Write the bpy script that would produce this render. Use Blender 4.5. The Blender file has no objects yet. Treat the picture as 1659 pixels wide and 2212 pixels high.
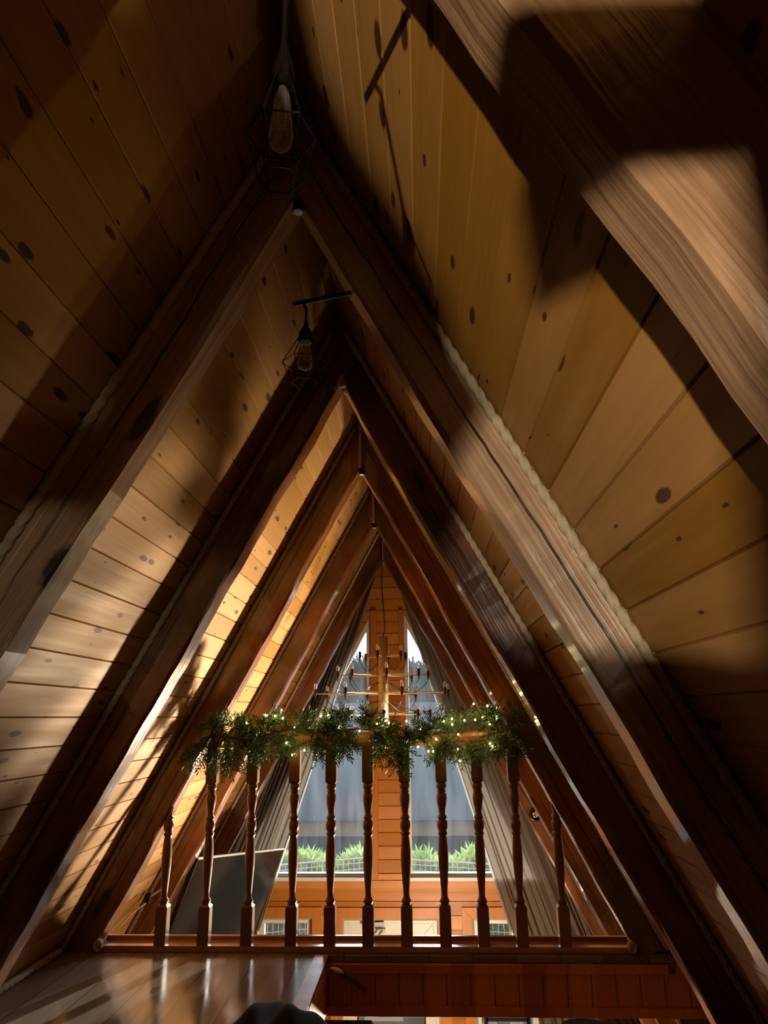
import bpy, bmesh, math, random
from mathutils import Vector, Matrix
random.seed(7)
C = bpy.context.scene.collection
SC = bpy.context.scene
ZC = 3.50            # camera height above the ground floor; builder heights below are relative to the camera
PI = math.pi

# ---------------------------------------------------------------- camera
cam = bpy.data.cameras.new('camera'); camo = bpy.data.objects.new('camera', cam); C.objects.link(camo)
RW = ((0.99872, -0.02366, -0.04446), (0.04923, 0.27679, 0.95967), (-0.01040, -0.96064, 0.27760))  # rows: world X, Y, Z in image axes (right, down, forward)
cx = Vector([RW[i][0] for i in range(3)]); cy = Vector([-RW[i][1] for i in range(3)]); cz = Vector([-RW[i][2] for i in range(3)])
camo.matrix_world = Matrix.Translation((0, 0, ZC)) @ Matrix((cx, cy, cz)).transposed().to_4x4()
cam.sensor_fit = 'VERTICAL'; cam.sensor_height = 36.0; cam.lens = 36.0 * 1536.4 / 2212.0
cam.clip_start = 0.01; cam.clip_end = 300
SC.camera = camo

# ---------------------------------------------------------------- sky, sun, exposure
SUN_AZ, SUN_EL = math.radians(20), math.radians(11)
sd = Vector((math.sin(SUN_AZ) * math.cos(SUN_EL), math.cos(SUN_AZ) * math.cos(SUN_EL), math.sin(SUN_EL)))
W = bpy.data.worlds.new('sky'); SC.world = W; W.use_nodes = True
n = W.node_tree.nodes; l = W.node_tree.links; n.clear()
out = n.new('ShaderNodeOutputWorld'); bg = n.new('ShaderNodeBackground'); tc = n.new('ShaderNodeTexCoord')
dt = n.new('ShaderNodeVectorMath'); dt.operation = 'DOT_PRODUCT'; dt.inputs[1].default_value = sd
l.new(tc.outputs['Generated'], dt.inputs[0])
mx0 = n.new('ShaderNodeMath'); mx0.operation = 'MAXIMUM'; mx0.inputs[1].default_value = 0.0; l.new(dt.outputs['Value'], mx0.inputs[0])
def lobe(p, k, add):
    a_ = n.new('ShaderNodeMath'); a_.operation = 'POWER'; l.new(mx0.outputs[0], a_.inputs[0]); a_.inputs[1].default_value = p
    m_ = n.new('ShaderNodeMath'); m_.operation = 'MULTIPLY_ADD'; l.new(a_.outputs[0], m_.inputs[0]); m_.inputs[1].default_value = k
    if isinstance(add, float): m_.inputs[2].default_value = add
    else: l.new(add, m_.inputs[2])
    return m_
ml = lobe(22, 30.0, lobe(4, 8.0, 1.1).outputs[0])      # sky brightening towards the low sun
bg.inputs[0].default_value = (0.80, 0.90, 1.0, 1); l.new(ml.outputs[0], bg.inputs[1]); l.new(bg.outputs[0], out.inputs[0])
sl = bpy.data.lights.new('sun', 'SUN'); sl.energy = 7.0; sl.angle = math.radians(1.2); sl.color = (1.0, 0.88, 0.70)
so = bpy.data.objects.new('sun', sl); C.objects.link(so); so.rotation_euler = (-sd).to_track_quat('-Z', 'Y').to_euler()
vs = SC.view_settings; SC.display_settings.display_device = 'sRGB'
vs.view_transform = 'Standard'; vs.look = 'None'; vs.exposure = 0.0; vs.gamma = 1.0; vs.use_curve_mapping = False
SC.cycles.use_denoising = True; SC.cycles.max_bounces = 10; SC.cycles.diffuse_bounces = 2; SC.cycles.transparent_max_bounces = 24
SC.cycles.caustics_reflective = False; SC.cycles.caustics_refractive = False; SC.cycles.sample_clamp_indirect = 6.0
LAMP_W, DOWN_W, DOWN2_W, FAIRY = 350.0, 450.0, 25.0, 80.0
UPS = ((1500.0, 31.5, 31.0, 10.5, 0.9), (2350.0, 48.0, 36.0, 22.0, 0.9))      # watts, azimuth, elevation, half angle, blend

# ---------------------------------------------------------------- materials
def mat(name, col=(0.5, 0.5, 0.5), rough=0.5, metal=0.0, emit=None, es=0.0, coat=0.0):
    m = bpy.data.materials.new(name); m.use_nodes = True
    b = m.node_tree.nodes['Principled BSDF']
    b.inputs['Base Color'].default_value = (*col, 1); b.inputs['Roughness'].default_value = rough; b.inputs['Metallic'].default_value = metal
    b.inputs['Coat Weight'].default_value = coat; b.inputs['Coat Roughness'].default_value = 0.12
    if emit: b.inputs['Emission Color'].default_value = (*emit, 1); b.inputs['Emission Strength'].default_value = es
    return m

class NB:
    """small node-tree writer"""
    def __init__(s, m): s.m = m; s.n = m.node_tree.nodes; s.l = m.node_tree.links; s.b = s.n['Principled BSDF']
    def new(s, t, **kw):
        q = s.n.new(t)
        for k, v in kw.items(): setattr(q, k, v)
        return q
    def put(s, sock, v):
        if hasattr(v, 'is_output') or hasattr(v, 'links'): s.l.new(v, sock)
        else: sock.default_value = v
    def math(s, op, a, b=0.0, c=None, clamp=False):
        q = s.new('ShaderNodeMath', operation=op, use_clamp=clamp); s.put(q.inputs[0], a); s.put(q.inputs[1], b)
        if c is not None: s.put(q.inputs[2], c)
        return q.outputs[0]
    def vmul(s, v, k):
        q = s.new('ShaderNodeVectorMath', operation='MULTIPLY'); s.put(q.inputs[0], v); q.inputs[1].default_value = k; return q.outputs[0]
    def vadd(s, v, k):
        q = s.new('ShaderNodeVectorMath', operation='ADD'); s.put(q.inputs[0], v); s.put(q.inputs[1], k); return q.outputs[0]
    def noise(s, v, sc=1.0, det=4.0, rough=0.55):
        q = s.new('ShaderNodeTexNoise'); s.put(q.inputs['Vector'], v); q.inputs['Scale'].default_value = sc
        q.inputs['Detail'].default_value = det; q.inputs['Roughness'].default_value = rough; return q.outputs['Fac']
    def mix(s, f, a, b):
        q = s.new('ShaderNodeMix', data_type='RGBA'); s.put(q.inputs[0], f)
        s.put(q.inputs[6], (*a, 1) if isinstance(a, tuple) else a); s.put(q.inputs[7], (*b, 1) if isinstance(b, tuple) else b); return q.outputs[2]
    def mapr(s, v, a, b, c=0.0, d=1.0):
        q = s.new('ShaderNodeMapRange'); s.put(q.inputs[0], v)
        for i, x in enumerate((a, b, c, d)): q.inputs[i + 1].default_value = x
        return q.outputs[0]

def wood(name, light, dark, knot, plank=None, phase=0.0, axis=0, across=0, gscale=(22, 1.1, 22), kscale=(9, 3.2, 9), kden=0.5, rough=0.45, ring=0.5, blotch=0.0, crack=False, coat=0.0, bump=0.15, lines=0.0, spec=0.5, seam=False, k2d=False):
    """procedural timber. across = index of the coordinate running across the planks; gscale small along the grain."""
    m = mat(name, light, rough, coat=coat); N = NB(m); N.b.inputs['Specular IOR Level'].default_value = spec
    tcn = N.new('ShaderNodeTexCoord'); oi = N.new('ShaderNodeObjectInfo')
    off = N.math('MULTIPLY', oi.outputs['Random'], 37.0)
    cmb = N.new('ShaderNodeCombineXYZ'); [N.l.new(off, cmb.inputs[i]) for i in range(3)]
    v = tcn.outputs['Object']
    sep = N.new('ShaderNodeSeparateXYZ'); N.l.new(v, sep.inputs[0])
    pr = None
    if plank:
        idx = N.math('FLOOR', N.math('DIVIDE', N.math('SUBTRACT', sep.outputs[across], phase), plank))
        wn = N.new('ShaderNodeTexWhiteNoise', noise_dimensions='1D'); N.l.new(idx, wn.inputs['W'])
        pr = wn.outputs['Value']
        wc = N.new('ShaderNodeVectorMath', operation='SCALE'); N.l.new(wn.outputs['Color'], wc.inputs[0]); wc.inputs['Scale'].default_value = 23.0
        v = N.vadd(v, wc.outputs[0])
    v = N.vadd(v, cmb.outputs[0])
    warp = N.noise(N.vmul(v, tuple(k * 0.35 for k in gscale)), 1.0, 2.0)
    g = N.noise(N.vmul(v, gscale), 1.0, 5.0, 0.6)
    if lines:
        sv = N.new('ShaderNodeSeparateXYZ'); N.l.new(v, sv.inputs[0])
        cc = N.math('ADD', N.math('MULTIPLY', sv.outputs[1], 0.8), sv.outputs[2])
        wv = N.noise(N.vmul(v, (0.8, 4, 4)), 1.0, 2.0)
        cc = N.math('ADD', cc, N.math('MULTIPLY', wv, 0.05))
        cv = N.new('ShaderNodeCombineXYZ'); N.l.new(N.math('MULTIPLY', sv.outputs[0], 0.5), cv.inputs[0]); N.l.new(N.math('MULTIPLY', cc, 1.0 / lines), cv.inputs[1])
        rings = N.mapr(N.noise(cv.outputs[0], 1.0, 2.0, 0.5), 0.30, 0.70, 0.0, 0.55)
    else:
        rings = N.math('FRACT', N.math('MULTIPLY', warp, 14.0))
        rings = N.math('ABSOLUTE', N.math('SUBTRACT', rings, 0.5))
    f = N.math('ADD', N.math('MULTIPLY', g, 0.75), N.math('MULTIPLY', rings, ring * 0.8))
    f = N.mapr(f, 0.25, 0.85)
    col = N.mix(f, light, dark)
    if pr is not None:
        hv = N.new('ShaderNodeHueSaturation'); N.l.new(col, hv.inputs['Color'])
        N.l.new(N.mapr(pr, 0, 1, 0.72, 1.15), hv.inputs['Value']); N.l.new(N.mapr(pr, 0, 1, 1.08, 0.92), hv.inputs['Saturation']); col = hv.outputs[0]
    if seam:
        fr = N.math('FRACT', N.math('DIVIDE', N.math('SUBTRACT', sep.outputs[across], phase), plank)); ed = N.math('MINIMUM', fr, N.math('SUBTRACT', 1.0, fr))
        col = N.mix(N.mapr(ed, 0.006, 0.014, 0.85, 0.0), col, (0.02, 0.014, 0.01))
    if blotch:
        bl = N.mapr(N.noise(N.vmul(v, (1.6, 4.5, 4.5)), 1.0, 3.0), 0.44, 0.60)
        bl = N.math('MULTIPLY', bl, blotch); col = N.mix(bl, col, knot)
    vo = N.new('ShaderNodeTexVoronoi', feature='F1', voronoi_dimensions='2D' if k2d else '3D'); N.l.new(N.vmul(v, kscale), vo.inputs['Vector']); vo.inputs['Scale'].default_value = 1.0
    sx = N.new('ShaderNodeSeparateColor'); N.l.new(vo.outputs['Color'], sx.inputs[0])
    sz = N.mapr(sx.outputs[0], 1 - kden, 1.0, 0.0, 1.0)
    sz = N.math('MULTIPLY', N.math('POWER', sz, 2.2 if k2d else 1.0), 0.25 if k2d else 0.27)
    dn = N.math('ADD', vo.outputs['Distance'], N.math('MULTIPLY', N.noise(N.vmul(v, (60, 60, 60)), 1.0, 2.0), 0.06))
    k = N.math('SUBTRACT', 1.0, N.math('DIVIDE', dn, N.math('MAXIMUM', sz, 0.001)))
    k = N.mapr(k, 0.0, 0.22)
    col = N.mix(N.math('MULTIPLY', k, 0.92), col, knot)
    hgt = f
    if crack:
        cr = N.math('ABSOLUTE', N.math('ADD', sep.outputs[2], N.math('MULTIPLY', N.math('SUBTRACT', N.noise(N.vmul(v, (0.7, 0.7, 0.7)), 1.0, 5.0), 0.5), 0.12)))
        cr = N.mapr(cr, 0.0018, 0.0042, 1.0, 0.0); cr = N.math('MULTIPLY', cr, N.mapr(N.noise(N.vmul(v, (0.7, 0.2, 0.2)), 1.0, 1.0), 0.48, 0.53))
        col = N.mix(cr, col, (0.01, 0.005, 0.003)); hgt = N.math('SUBTRACT', f, N.math('MULTIPLY', cr, 3.0))
    N.l.new(col, N.b.inputs['Base Color'])
    N.l.new(N.mapr(g, 0.3, 0.7, rough - 0.08, rough + 0.1), N.b.inputs['Roughness'])
    bp = N.new('ShaderNodeBump'); bp.inputs['Strength'].default_value = bump; bp.inputs['Distance'].default_value = 0.004
    N.l.new(hgt, bp.inputs['Height']); N.l.new(bp.outputs[0], N.b.inputs['Normal'])
    return m

PL = 0.1045
M = {}
M['ceil'] = wood('pine_ceiling', (0.40, 0.200, 0.052), (0.29, 0.130, 0.028), (0.040, 0.011, 0.003), plank=PL, phase=0.0, across=0, gscale=(24, 1.3, 24), kscale=(17, 6, 17), kden=0.75, rough=0.40, ring=0.3)
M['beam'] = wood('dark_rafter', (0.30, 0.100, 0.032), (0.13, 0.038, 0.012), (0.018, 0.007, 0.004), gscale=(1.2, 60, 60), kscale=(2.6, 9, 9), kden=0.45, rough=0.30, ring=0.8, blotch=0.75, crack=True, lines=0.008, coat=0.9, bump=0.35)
M['beamlit'] = wood('lit_rafter', (0.64, 0.42, 0.265), (0.26, 0.145, 0.085), (0.020, 0.010, 0.007), gscale=(1.0, 70, 70), kscale=(2.4, 8, 8), kden=0.45, rough=0.33, ring=0.7, blotch=0.45, crack=True, lines=0.008, coat=0.9, bump=0.5)  # paler copy of the rafter timber, lamplight put into its colour
M['beamdim'] = wood('dimmed_rafter', (0.32, 0.19, 0.105), (0.17, 0.088, 0.045), (0.020, 0.010, 0.007), gscale=(1.0, 70, 70), kscale=(2.4, 8, 8), kden=0.45, rough=0.33, ring=0.7, blotch=0.45, lines=0.008, coat=0.5, bump=0.5)  # darker copy for the nearest pair, its dimness put into the colour
M['wallwood'] = wood('orange_wall_planks', (0.62, 0.235, 0.030), (0.47, 0.15, 0.016), (0.12, 0.03, 0.006), gscale=(1.3, 20, 20), kscale=(3.2, 8, 8), kden=0.35, plank=0.1105, phase=0.0, across=2, rough=0.45, ring=0.3)
M['wallwoodv'] = wood('orange_casing', (0.58, 0.21, 0.026), (0.43, 0.135, 0.014), (0.12, 0.03, 0.006), gscale=(20, 20, 1.3), kscale=(8, 8, 3.2), kden=0.25, rough=0.45, ring=0.3)
M['header'] = wood('red_brown_planks', (0.58, 0.20, 0.058), (0.44, 0.135, 0.036), (0.06, 0.015, 0.006), gscale=(20, 20, 1.3), kscale=(9, 9, 5), kden=0.5, plank=0.1065, phase=0.0, across=0, rough=0.5, ring=0.3)
M['rail'] = wood('rail_wood', (0.19, 0.080, 0.034), (0.13, 0.050, 0.020), (0.10, 0.03, 0.01), gscale=(6, 6, 1.2), kscale=(6, 6, 4), kden=0.15, rough=0.32, ring=0.3, coat=0.12)
M['railh'] = wood('handrail_wood', (0.40, 0.17, 0.06), (0.28, 0.11, 0.035), (0.10, 0.03, 0.01), gscale=(1.2, 16, 16), kscale=(3, 6, 6), kden=0.15, rough=0.32, ring=0.3, coat=0.12)
M['railgloss'] = wood('varnished_rail', (0.40, 0.19, 0.085), (0.30, 0.13, 0.05), (0.10, 0.03, 0.01), gscale=(1.2, 16, 16), kscale=(3, 6, 6), kden=0.15, rough=0.14, ring=0.3, coat=0.9)
M['floor'] = wood('grey_brown_floorboards', (0.25, 0.205, 0.165), (0.165, 0.13, 0.10), (0.12, 0.08, 0.05), gscale=(14, 0.9, 14), kscale=(6, 2, 6), kden=0.2, plank=0.195, phase=0.015, across=0, rough=0.16, ring=0.5, bump=0.03, spec=0.40, seam=True)
M['ground'] = wood('lower_floorboards', (0.50, 0.33, 0.19), (0.38, 0.24, 0.13), (0.12, 0.08, 0.05), gscale=(14, 0.9, 14), kscale=(6, 2, 6), kden=0.2, plank=0.19, across=0, rough=0.35)
M['darkwood'] = mat('dark_stair_wood', (0.055, 0.016, 0.008), 0.45)
M['white'] = mat('white_paint', (0.82, 0.80, 0.76), 0.35)
M['offwhite'] = mat('cream_door', (0.80, 0.74, 0.64), 0.4)
M['black'] = mat('black_metal', (0.012, 0.011, 0.010), 0.4, 0.6)
M['blackplastic'] = mat('black_plastic', (0.015, 0.014, 0.014), 0.3)
M['brass'] = mat('aged_brass', (0.58, 0.46, 0.27), 0.45, 0.5)
M['chrome'] = mat('chrome', (0.85, 0.85, 0.85), 0.08, 1.0)
M['grey'] = mat('grey_metal', (0.35, 0.35, 0.34), 0.4, 0.5)
M['screen'] = mat('television_screen', (0.012, 0.014, 0.016), 0.12)
M['screen'].node_tree.nodes['Principled BSDF'].inputs['Specular IOR Level'].default_value = 0.2
def rope_mat():
    m = mat('jute_rope', (0.46, 0.36, 0.24), 0.9); N = NB(m); t = N.new('ShaderNodeTexCoord')
    N.l.new(N.mix(N.noise(N.vmul(t.outputs['Object'], (60, 60, 60)), 1.0, 3), (0.30, 0.22, 0.14), (0.58, 0.47, 0.33)), N.b.inputs['Base Color']); return m
M['rope'] = rope_mat()
def cloth(name, col, trans=0.35):
    m = bpy.data.materials.new(name); m.use_nodes = True; N = NB(m); N.b.inputs['Specular IOR Level'].default_value = 0.12
    t = N.new('ShaderNodeTexCoord'); nz = N.noise(N.vmul(t.outputs['Object'], (160, 160, 30)), 1.0, 2)
    c = N.mix(nz, tuple(k * 0.85 for k in col), tuple(min(1, k * 1.12) for k in col))
    N.l.new(c, N.b.inputs['Base Color']); N.b.inputs['Roughness'].default_value = 0.85
    if trans:
        tr = N.new('ShaderNodeBsdfTranslucent'); N.l.new(c, tr.inputs[0]); mx = N.new('ShaderNodeMixShader'); mx.inputs[0].default_value = trans
        N.l.new(N.b.outputs[0], mx.inputs[1]); N.l.new(tr.outputs[0], mx.inputs[2]); N.l.new(mx.outputs[0], N.n['Material Output'].inputs[0])
    return m
M['curtain'] = cloth('taupe_linen', (0.21, 0.160, 0.118), 0.42)
M['sunlit_edge'] = cloth('sunlit_edge_cloth', (0.62, 0.60, 0.56), 0.5)  # paler cloth paints the sunlight along the curtain's inner edge
M['darkcloth'] = cloth('dark_brown_cloth', (0.016, 0.010, 0.007), 0.0)
def glass(name, dust=0.06):
    m = bpy.data.materials.new(name); m.use_nodes = True; N = NB(m); N.n.remove(N.b)
    tr = N.new('ShaderNodeBsdfTransparent'); tr.inputs[0].default_value = (0.93, 0.96, 0.97, 1)
    gl = N.new('ShaderNodeBsdfGlossy'); gl.inputs['Roughness'].default_value = 0.02
    fr = N.new('ShaderNodeFresnel'); fr.inputs[0].default_value = 1.45
    m1 = N.new('ShaderNodeMixShader'); N.l.new(N.math('MULTIPLY', fr.outputs[0], 0.8), m1.inputs[0]); N.l.new(tr.outputs[0], m1.inputs[1]); N.l.new(gl.outputs[0], m1.inputs[2])
    du = N.new('ShaderNodeBsdfTranslucent'); du.inputs[0].default_value = (0.85, 0.9, 0.95, 1)
    t = N.new('ShaderNodeTexCoord'); v = t.outputs['Object']
    streak = N.mapr(N.noise(N.vmul(v, (14, 14, 2.0)), 1.0, 4), 0.35, 0.75, 0.5, 1.5)
    vo = N.new('ShaderNodeTexVoronoi'); N.l.new(N.vmul(v, (38, 38, 38)), vo.inputs['Vector']); vo.inputs['Scale'].default_value = 1.0
    spots = N.math('MULTIPLY', N.mapr(vo.outputs['Distance'], 0.04, 0.12, 1.0, 0.0), 0.25)
    d = N.math('ADD', N.math('MULTIPLY', streak, dust), N.math('MULTIPLY', spots, dust * 8), clamp=True)
    m2 = N.new('ShaderNodeMixShader'); N.l.new(d, m2.inputs[0]); N.l.new(m1.outputs[0], m2.inputs[1]); N.l.new(du.outputs[0], m2.inputs[2])
    N.l.new(m2.outputs[0], N.n['Material Output'].inputs[0]); return m
M['glass'] = glass('dusty_window_glass', 0.020); M['glass2'] = glass('clean_window_glass', 0.01)
def bulbglass(nm='clear_bulb_glass', f0=0.30, f1=0.95):
    m = bpy.data.materials.new(nm); m.use_nodes = True; N = NB(m)
    N.b.inputs['Base Color'].default_value = (0.9, 0.9, 0.88, 1); N.b.inputs['Roughness'].default_value = 0.08
    tr = N.new('ShaderNodeBsdfTransparent'); lw = N.new('ShaderNodeLayerWeight'); lw.inputs[0].default_value = 0.35
    mx = N.new('ShaderNodeMixShader'); N.l.new(N.mapr(lw.outputs['Facing'], 0, 1, f0, f1), mx.inputs[0]); N.l.new(tr.outputs[0], mx.inputs[1]); N.l.new(N.b.outputs[0], mx.inputs[2])
    N.l.new(mx.outputs[0], N.n['Material Output'].inputs[0]); return m
M['bulb'] = bulbglass()
M['pbulb'] = bulbglass('clear_pendant_bulb', 0.04, 0.55)
def leafmat(name, a, b, tr=0.25):
    m = bpy.data.materials.new(name); m.use_nodes = True; N = NB(m)
    t = N.new('ShaderNodeTexCoord'); c = N.mix(N.mapr(N.noise(N.vmul(t.outputs['Object'], (9, 9, 9)), 1.0, 3), 0.35, 0.65), a, b)
    N.l.new(c, N.b.inputs['Base Color']); N.b.inputs['Roughness'].default_value = 0.5
    tn = N.new('ShaderNodeBsdfTranslucent'); N.l.new(c, tn.inputs[0]); mx = N.new('ShaderNodeMixShader'); mx.inputs[0].default_value = tr
    N.l.new(N.b.outputs[0], mx.inputs[1]); N.l.new(tn.outputs[0], mx.inputs[2]); N.l.new(mx.outputs[0], N.n['Material Output'].inputs[0]); return m
M['needle'] = leafmat('fir_needles', (0.055, 0.150, 0.050), (0.16, 0.30, 0.090))
M['twig'] = mat('brown_twig', (0.06, 0.035, 0.02), 0.8)
M['thuja'] = leafmat('thuja_green', (0.30, 0.50, 0.14), (0.66, 0.72, 0.26), 0.5)
M['conifer'] = leafmat('conifer_green', (0.05, 0.085, 0.05), (0.09, 0.13, 0.085), 0.1)
M['fairy'] = mat('lit_fairy_bulb', (1, 0.9, 0.6), 0.4, emit=(1.0, 0.72, 0.26), es=FAIRY)
M['glow'] = mat('lit_lamp_bulb', (1, 0.9, 0.7), 0.4, emit=(1.0, 0.85, 0.65), es=20.0)
def net():
    m = bpy.data.materials.new('dimming_mesh'); m.use_nodes = True; N = NB(m); tr = N.new('ShaderNodeBsdfTransparent'); N.b.inputs['Base Color'].default_value = (0.10, 0.08, 0.06, 1)
    mx = N.new('ShaderNodeMixShader'); mx.inputs[0].default_value = 0.86; N.l.new(tr.outputs[0], mx.inputs[1]); N.l.new(N.b.outputs[0], mx.inputs[2]); N.l.new(mx.outputs[0], N.n['Material Output'].inputs[0]); return m
M['net'] = net()
M['shade'] = cloth('lamp_shade', (0.75, 0.66, 0.5), 0.5)
def stone():
    m = mat('grey_stone_cladding', (0.4, 0.4, 0.4), 0.85); N = NB(m); t = N.new('ShaderNodeTexCoord'); s = N.new('ShaderNodeSeparateXYZ'); N.l.new(t.outputs['Object'], s.inputs[0])
    r = N.math('FLOOR', N.math('DIVIDE', s.outputs[2], 0.035)); wr = N.new('ShaderNodeTexWhiteNoise', noise_dimensions='1D'); N.l.new(r, wr.inputs['W'])
    c = N.math('FLOOR', N.math('DIVIDE', N.math('ADD', s.outputs[0], N.math('MULTIPLY', wr.outputs['Value'], 0.3)), 0.13))
    cb = N.new('ShaderNodeCombineXYZ'); N.l.new(c, cb.inputs[0]); N.l.new(r, cb.inputs[1]); w = N.new('ShaderNodeTexWhiteNoise', noise_dimensions='2D'); N.l.new(cb.outputs[0], w.inputs['Vector'])
    N.l.new(N.mix(N.mapr(w.outputs['Value'], 0.55, 0.65), (0.22, 0.23, 0.235), (0.62, 0.63, 0.60)), N.b.inputs['Base Color']); return m
M['stone'] = stone()
M['wire'] = mat('galvanised_wire', (0.75, 0.80, 0.80), 0.35, 0.4)
M['housewall'] = mat('dark_slate_boards', (0.05, 0.058, 0.08), 0.7)
M['houseband'] = mat('brown_fascia', (0.36, 0.235, 0.165), 0.7)
def roofm():
    m = mat('blue_grey_roof', (0.2, 0.25, 0.3), 0.9); N = NB(m); t = N.new('ShaderNodeTexCoord')
    N.l.new(N.mix(N.noise(N.vmul(t.outputs['Object'], (5, 0.6, 0.6)), 1.0, 4), (0.025, 0.035, 0.05), (0.075, 0.095, 0.12)), N.b.inputs['Base Color']); return m
M['roof'] = roofm()
M['soil'] = mat('bank_soil', (0.10, 0.09, 0.05), 0.95); M['lawn'] = mat('grass', (0.10, 0.15, 0.05), 0.9)

# ---------------------------------------------------------------- mesh helpers
BASE = {}
class MB:
    def __init__(s): s.v = []; s.f = []
    def add(s, vs, fs):
        o = len(s.v); s.v += [tuple(p) for p in vs]; s.f += [tuple(i + o for i in f) for f in fs]; return s
    def box(s, lo, hi):
        x0, y0, z0 = lo; x1, y1, z1 = hi
        return s.add([(x0, y0, z0), (x1, y0, z0), (x1, y1, z0), (x0, y1, z0), (x0, y0, z1), (x1, y0, z1), (x1, y1, z1), (x0, y1, z1)],
                     [(0, 3, 2, 1), (4, 5, 6, 7), (0, 1, 5, 4), (1, 2, 6, 5), (2, 3, 7, 6), (3, 0, 4, 7)])
    def prism(s, poly, y0, y1):           # polygon in (x, z), extruded along y
        k = len(poly); vs = [(x, y0, z) for x, z in poly] + [(x, y1, z) for x, z in poly]
        return s.add(vs, [tuple(range(k)), tuple(range(2 * k - 1, k - 1, -1))] + [(i, k + i, k + (i + 1) % k, (i + 1) % k) for i in range(k)])
    def tube(s, pts, r, sides=6, cap=True):
        pts = [Vector(p) for p in pts]; k = len(pts); R = r if isinstance(r, (list, tuple)) else [r] * k
        up = Vector((0.3, 0.2, 0.93)).normalized(); vs = []; fs = []
        for i, p in enumerate(pts):
            t = (pts[min(i + 1, k - 1)] - pts[max(i - 1, 0)]).normalized()
            a = t.cross(up)
            if a.length < 1e-3: a = t.cross(Vector((1, 0, 0)))
            a.normalize(); b = t.cross(a)
            for j in range(sides):
                th = 2 * PI * j / sides; vs.append(p + a * (math.cos(th) * R[i]) + b * (math.sin(th) * R[i]))
        for i in range(k - 1):
            for j in range(sides): fs.append((i * sides + j, i * sides + (j + 1) % sides, (i + 1) * sides + (j + 1) % sides, (i + 1) * sides + j))
        if cap: fs += [tuple(range(sides - 1, -1, -1)), tuple((k - 1) * sides + j for j in range(sides))]
        return s.add(vs, fs)
    def lathe(s, prof, c, sides=16, axis='z'):     # prof: (radius, height) list
        vs = []; fs = []; k = len(prof)
        for r, h in prof:
            for j in range(sides):
                th = 2 * PI * j / sides; q = (r * math.cos(th), r * math.sin(th), h)
                if axis == 'y': q = (q[0], h, q[1])
                vs.append((c[0] + q[0], c[1] + q[1], c[2] + q[2]))
        for i in range(k - 1):
            for j in range(sides): fs.append((i * sides + j, i * sides + (j + 1) % sides, (i + 1) * sides + (j + 1) % sides, (i + 1) * sides + j))
        fs += [tuple(range(sides - 1, -1, -1)), tuple((k - 1) * sides + j for j in range(sides))]
        return s.add(vs, fs)
    def ball(s, c, r, sides=10, rings=6, sq=1.0):
        return s.lathe([(max(r * math.sin(PI * i / rings), 1e-4), -r * sq * math.cos(PI * i / rings)) for i in range(rings + 1)], c, sides)
    def build(s, name, m, parent=None, smooth=False, bevel=0.0, matrix=None):
        me = bpy.data.meshes.new(name); b = Vector(BASE.get(parent.name, (0, 0, 0))) if parent else Vector((0, 0, 0))
        vs = [Vector(p) - b for p in s.v] if matrix is None else s.v
        org = Vector((0, 0, 0))
        me.from_pydata([tuple(p) for p in vs], [], s.f); me.materials.append(m); me.update()
        bm = bmesh.new(); bm.from_mesh(me); bmesh.ops.recalc_face_normals(bm, faces=bm.faces); bm.to_mesh(me); bm.free()
        if smooth: me.polygons.foreach_set('use_smooth', [True] * len(me.polygons))
        o = bpy.data.objects.new(name, me); C.objects.link(o)
        if parent: o.parent = parent; BASE[o.name] = tuple(b)
        elif matrix is not None: o.matrix_world = Matrix.Translation((0, 0, ZC)) @ matrix
        else: o.location.z = ZC
        if bevel:
            md = o.modifiers.new('bevel', 'BEVEL'); md.width = bevel; md.segments = 2; md.limit_method = 'ANGLE'
        return o

def tag(o, label, cat, group=None):
    o['label'] = label; o['category'] = cat
    if group: o['group'] = group
    return o
def thing(name, label, cat, loc, group=None):
    o = bpy.data.objects.new(name, None); C.objects.link(o); o.location = (loc[0], loc[1], loc[2] + ZC); o.empty_display_size = 0.05
    BASE[o.name] = tuple(loc); return tag(o, label, cat, group)
def struct(o, label=None):
    o['kind'] = 'structure'
    if label: o['label'] = label
    return o

# ---------------------------------------------------------------- roof geometry
A = math.radians(62); SA, CA = math.sin(A), math.cos(A)
NRI, NRC = 0.3623, 0.500       # right: inner face of the rafters, ceiling planks (distance along the outward normal)
NLI, NLC = 0.8905, 1.038       # left
def xr(z, nn): return (nn - CA * z) / SA
def xl(z, nn): return -(nn - CA * z) / SA
Y0, Y1, WY = -2.6, 7.0, 6.90   # back of house, front of house, inner face of the front wall
ZG, ZL = -3.50, -1.04          # ground floor, loft floor
MR = Matrix(((CA, 0, SA, 0), (0, 1, 0, 0), (-SA, 0, CA, 0), (0, 0, 0, 1)))       # local x = down the slope, z = outward
ML = Matrix(((-CA, 0, SA, 0), (0, 1, 0, 0), (-SA, 0, -CA, 0), (0, 0, 0, 1)))     # local z = inward
def slope_t(side, nn, z):       # local x on the plane nn at height z
    x = xr(z, nn) if side > 0 else xl(z, nn)
    return (CA * x if side > 0 else -CA * x) - SA * z
ZAP = (NRC + NLC) / 2 / CA; XAP = (NRC - NLC) / 2 / SA

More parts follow.
